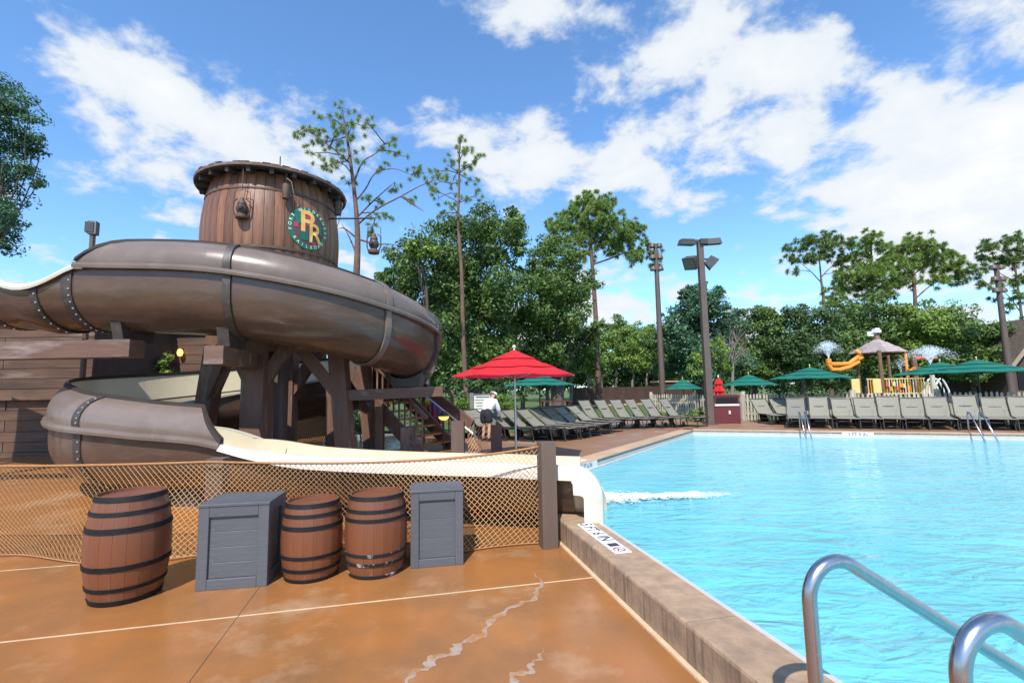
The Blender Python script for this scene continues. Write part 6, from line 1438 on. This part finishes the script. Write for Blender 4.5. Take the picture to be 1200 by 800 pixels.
pine_tree('tall dense pine with a thick reddish trunk on the lawn', 36, [(703, 473), (700, 425), (698, 370), (694, 310), (690, 265), (688, 240)],
    [(690, 238, 14), (672, 252, 14), (660, 268, 13), (702, 248, 17), (717, 262, 15), (738, 268, 11), (750, 272, 7), (690, 268, 18), (668, 285, 14), (735, 283, 10), (745, 293, 9), (763, 288, 6), (768, 300, 7), (722, 296, 9), (706, 285, 14), (652, 262, 9), (742, 303, 8), (680, 300, 12), (650, 282, 8), (727, 276, 10), (770, 312, 5), (712, 238, 9)],
    [[(694, 310, 0), (715, 303, -.4), (738, 295, -.6), (760, 296, -.6)], [(692, 285, 0), (712, 275, .4), (735, 272, .5)], [(691, 275, 0), (675, 268, .4), (660, 268, .5)]], .36, 24, .30, 6, 'needle', 30, .016)
pine_tree('pine with a wide flat crown left of the dense right-hand pines', 45, [(967, 372), (965, 350), (962, 325), (960, 300)],
    [(940, 288, 9), (955, 283, 10), (971, 281, 11), (986, 288, 9), (926, 303, 7), (930, 317, 5), (995, 303, 8), (981, 308, 9), (949, 303, 9), (966, 297, 9), (922, 292, 5), (988, 318, 6)], [[(963, 330, 0), (950, 318, 0), (938, 308, 0)], [(962, 325, 0), (975, 312, 0), (990, 305, 0)]], .40, 18, .22, 7, 'needle_dark', 26, .020)
pine_tree('tall pine with a narrow top rising over the splash playground', 42, [(1024, 372), (1022, 340), (1021, 300), (1021, 283)],
    [(1021, 280, 11), (1007, 285, 8), (1031, 289, 9), (1010, 302, 10), (1026, 322, 16), (992, 325, 11), (1003, 338, 13), (1036, 312, 12), (981, 340, 10), (1012, 318, 11), (1035, 335, 12), (975, 352, 9)], (), .40, 18, .22, 8, 'needle', 26, .020)
pine_tree('broad spreading pine with several limbs above the green thicket', 43, [(1074, 372), (1072, 345), (1070, 315), (1075, 290)],
    [(1055, 294, 12), (1075, 286, 14), (1095, 293, 11), (1112, 298, 10), (1050, 313, 11), (1085, 310, 14), (1110, 316, 11), (1126, 308, 7), (1131, 320, 8), (1064, 328, 11), (1100, 328, 9), (1066, 305, 11), (1042, 303, 8), (1048, 330, 9), (1120, 328, 7)], [[(1073, 350, 0), (1090, 335, 0), (1110, 325, 0), (1128, 320, 0)], [(1071, 330, 0), (1058, 315, 0), (1050, 305, 0)], [(1071, 325, 0), (1085, 310, 0), (1100, 300, 0)]], .40, 18, .24, 9, 'needle', 26, .020)
pine_tree('sparse pine behind the stacked lamp pole by the barn', 40, [(1200, 430), (1198, 380), (1192, 330), (1188, 300)],
    [(1160, 288, 10), (1180, 284, 11), (1200, 288, 11), (1146, 318, 8), (1152, 304, 8), (1171, 308, 10), (1191, 306, 11), (1185, 332, 8), (1196, 348, 8), (1203, 378, 8), (1165, 332, 6), (1211, 325, 11), (1150, 335, 6), (1178, 360, 6), (1188, 385, 6), (1168, 350, 5)], [[(1192, 335, 0), (1175, 322, 0), (1155, 308, 0)], [(1190, 320, 0), (1180, 300, 0), (1165, 290, 0)], [(1196, 365, 0), (1180, 345, 0), (1160, 335, 0)]], .38, 15, .18, 10, 'needle_dark', 26, .02)

broad_tree('oak_tree', 'large rounded oak behind the slide and red umbrella', 566, 27, [(500, 300, 36), (472, 305, 26), (545, 283, 38), (588, 283, 34), (598, 262, 22), (570, 260, 22), (522, 262, 20), (482, 340, 34), (540, 340, 42), (592, 338, 38), (520, 392, 38), (572, 396, 38), (488, 392, 28), (530, 435, 28), (565, 438, 24), (455, 322, 16), (610, 290, 16), (498, 432, 22), (600, 385, 24), (545, 330, 48, 3.5), (580, 390, 46, 3.5), (515, 350, 44, 3.5), (520, 420, 40, 3.5), (575, 440, 30, 3)], 'leaf_oak', .20, 520, 2.0, .42, 21)
broad_tree('oak_tree', 'spreading oak between the slim pine and the thick pine', 652, 30, [(640, 298, 24), (664, 312, 26), (648, 342, 32), (690, 332, 16), (626, 368, 32), (670, 372, 28), (698, 385, 13), (640, 408, 28), (684, 408, 18), (612, 425, 26), (655, 428, 20), (622, 320, 18), (676, 345, 20), (634, 440, 14), (645, 370, 40, 3.5), (650, 330, 28, 3), (640, 425, 34, 3), (680, 400, 22, 3)], 'leaf_oak', .21, 480, 2.2, .40, 22)
broad_tree('bright_tree', 'bright yellow green young tree tucked into the big oak', 498, 23.5, [(492, 285, 13), (505, 293, 12), (480, 293, 10), (498, 300, 12)], 'leaf_light', .17, 600, .5, .10, 23)
broad_tree('evergreen_tree', 'dark bluish evergreen tree right behind the square light pole', 822, 33, [(820, 346, 18), (802, 362, 20), (838, 360, 22), (815, 386, 32), (792, 396, 24), (848, 390, 25), (825, 420, 33), (796, 428, 24), (858, 420, 24), (806, 346, 11), (838, 342, 11), (786, 372, 12), (824, 365, 25), (822, 336, 7), (858, 372, 12), (782, 385, 10)], 'leaf_blue', .20, 620, 1.8, .35, 24)
broad_tree('light_tree', 'small pale green tree between the light pole and folded umbrella', 838, 25, [(836, 412, 15), (822, 420, 13), (850, 428, 12), (813, 432, 10), (842, 400, 9), (828, 436, 9)], 'leaf_light', .15, 560, .8, .10, 25)
G_ = [('thicket tree left of the splash playground beyond the fence', 885, 37, [(886, 368, 16), (870, 393, 21), (902, 383, 20), (882, 420, 24), (906, 420, 22), (868, 432, 16), (890, 440, 16)], 'leaf_oak'),
      ('shaggy thicket tree behind the left playground spray', 940, 35, [(930, 374, 18), (955, 382, 24), (935, 408, 26), (965, 416, 26), (915, 400, 18), (945, 432, 22), (975, 438, 16), (918, 430, 16)], 'leaf_dark'),
      ('broad thicket tree directly behind the playground roof', 1012, 37, [(1000, 373, 25), (1030, 363, 22), (1010, 398, 30), (985, 406, 22), (1040, 396, 26), (1020, 428, 24), (1048, 425, 20), (990, 432, 18)], 'leaf_oak'),
      ('light thicket tree behind the right playground spray', 1085, 36, [(1075, 367, 23), (1100, 373, 20), (1080, 398, 30), (1060, 418, 22), (1110, 408, 24), (1090, 430, 20), (1055, 390, 16)], 'leaf_light'),
      ('thicket tree between the right spray and the barn lamp pole', 1142, 35, [(1130, 378, 20), (1150, 387, 18), (1140, 408, 24), (1160, 418, 18), (1120, 428, 18), (1150, 436, 16), (1118, 395, 16)], 'leaf_oak'),
      ('distant tree in the gap beside the barn roof', 1186, 52, [(1185, 392, 12), (1200, 402, 15), (1176, 410, 12), (1210, 390, 14), (1192, 424, 14)], 'leaf_blue')]
for i, (lab, px, Y, lb, lm) in enumerate(G_): broad_tree('thicket_tree', lab, px, Y, [(a_, b_, c_ * 1.13) for a_, b_, c_ in lb], lm, .23, 470, 1.6, .22, 40 + i, group='thicket beyond the playground')
F_ = [(706, 52, [(708, 398, 13), (700, 412, 11), (712, 420, 11)]), (722, 58, [(722, 380, 10), (714, 388, 8), (730, 388, 9), (722, 402, 12), (726, 418, 10)]), (738, 52, [(738, 392, 11), (748, 400, 11), (736, 412, 13), (746, 424, 11)]), (757, 56, [(757, 388, 11), (765, 398, 11), (755, 410, 13), (766, 420, 12)]), (772, 52, [(772, 396, 10), (780, 410, 11), (770, 424, 12)]), (690, 47, [(690, 420, 12), (682, 430, 10), (697, 432, 9)])]
labs = ['slender grey trunked tree just right of the thick pine trunk', 'tallest slender tree rising beyond the board fence', 'slender drooping tree beyond the middle of the board fence', 'slender tree beyond the board fence left of the slim lamp pole', 'slender tree right behind the slim lamp pole', 'slender low tree left of the thick pine trunk']
for i, (px, Y, lb) in enumerate(F_): broad_tree('slender_tree', labs[i], px, Y, [(a_, b_, c_ * 1.35) for a_, b_, c_ in lb], ['leaf_light', 'leaf_oak', 'leaf_light'][i % 3], .25, 420, 1.2, .16, 60 + i, 'bark_grey', 'slender trees beyond the board fence')
for i, (px, lab) in enumerate(((613, 'bare pale trunk in the shade left of the green umbrella pole'), (641, 'bare pale trunk just right of the green umbrella pole'), (649, 'bare pale trunk behind the red picnic table'), (657, 'bare pale trunk leaning right behind the picnic table'), (668, 'thick brown trunk at the edge of the green umbrella'))):
    broad_tree('understory_tree', lab, px, 33 + i, [(px - 4, 432, 13), (px + 6, 424, 12), (px, 415, 10)], 'leaf_dark', .24, 320, 1.0, .17, 80 + i, 'bark_grey', 'trunks in the shade beyond the lawn')
# dense dark wood far behind (reads as one mass)
far_l = [(px, 440 + 6 * math.sin(px * .3), 20, rnd.uniform(-6, 10)) for px in range(440, 1200, 13)] + [(px, 418 + 6 * math.sin(px * .21), 18, rnd.uniform(-4, 12)) for px in list(range(450, 690, 14)) + list(range(780, 1180, 14))]
C, NN = crown_points(lobes3d(far_l, 62, 3, 9), 130); C[:, 2] = np.maximum(C[:, 2], ZC + .05)
e_ = bpy.data.objects.new('far_woods', None)
o = leaf_object('far_woods', C, NN, .42, 'leaf_dark', None); tag(o, 'dark mass of far woods behind all the trees', 'woods', None, 'stuff')
# grey bare tree
b = XY(857, 27, ZC); t = thing('bare_tree', 'thin grey leafless tree behind the folded red umbrella', 'tree', (b.x, b.y, ZC - .1))
m = MB(); q = [D(858, 462, 27), D(859, 430, 27), D(857, 405, 27), D(860, 388, 27)]; m.tube(q, [.09, .07, .05, .02], 7); tk = m.build('trunk', 'bark_grey', t); m = MB()
for i in range(26):
    s = q[1].lerp(q[3], rnd.random()); e = D(858 + rnd.uniform(-24, 24), rnd.uniform(378, 430), 27 + rnd.uniform(-1, 1)); pl = limb(m, s, e, .025, .006, i + 300, .1, 4, 4)
    for j in range(3): limb(m, pl[2 + (j > 1)], pl[-1] + Vector((rnd.uniform(-.5, .5), rnd.uniform(-.4, .4), rnd.uniform(-.3, .4))), .008, .003, i * 7 + j, .1, 3, 3)
m.build('branches', 'bark_grey', tk, fix=False)
# shrubs
def shrub(label, px, Y, lobes, leafm, size, dens, seed, group='shrubs beside the deck'):
    return broad_tree('shrub', label, px, Y, lobes, leafm, size, dens, .35, .03, seed, group=group, cat='shrub')
shrub('bright green rounded shrub left of the notice board', 541, 17.6, [(541, 472, 11), (533, 475, 8), (548, 476, 8), (540, 482, 10)], 'leaf_shrub', .07, 2600, 101)
shrub('bright green rounded shrub right of the notice board', 590, 17.2, [(586, 470, 10), (596, 473, 11), (602, 482, 8), (588, 484, 12), (598, 490, 9)], 'leaf_shrub', .07, 2600, 102)
shrub('low leafy shrub at the foot of the square light pole', 817, 19.6, [(822, 482, 7), (812, 485, 7), (828, 487, 6), (804, 489, 6), (818, 490, 7)], 'leaf_light', .09, 1800, 103)
shrub('low leafy shrub behind the last lawn lounger', 778, 20.5, [(776, 484, 6), (785, 487, 6), (770, 489, 5)], 'leaf_light', .09, 1800, 104)
shrub('leafy shrub seen under the slide beside the plank wall', 130, 14.0, [(118, 428, 14), (135, 430, 16), (150, 435, 14), (125, 445, 18), (145, 455, 18)], 'leaf_light', .10, 1500, 105)
shrub('leafy shrub seen between the slide and the added dark plank box', 192, 14.2, [(192, 420, 10), (188, 435, 12), (198, 440, 12), (190, 455, 14)], 'leaf_light', .10, 1500, 106)
shrub('low grassy shrub behind the tower posts', 268, 15.5, [(250, 492, 12), (268, 490, 12), (285, 493, 11), (262, 505, 14)], 'leaf_light', .10, 1300, 107)
shrub('shrub behind the tower seen left of the stairs', 425, 15.0, [(405, 495, 14), (425, 498, 13), (440, 500, 10), (395, 470, 12)], 'leaf_oak', .10, 1300, 108)
shrub('shrub among the loungers on the lawn below the green umbrella', 616, 17.5, [(617, 492, 9), (610, 497, 8), (624, 498, 7)], 'leaf_light', .08, 1800, 109)
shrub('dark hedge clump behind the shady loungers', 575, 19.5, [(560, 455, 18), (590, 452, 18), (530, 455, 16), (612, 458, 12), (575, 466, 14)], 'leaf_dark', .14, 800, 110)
shrub('dark hedge clump added to fill the shade behind the stairs', 470, 16.8, [(400, 470, 16), (430, 466, 18), (460, 470, 18), (490, 468, 16), (515, 470, 14), (415, 490, 14), (450, 492, 14), (485, 492, 14)], 'leaf_dark', .13, 900, 111)  # added so that the space behind the stairs reads dark
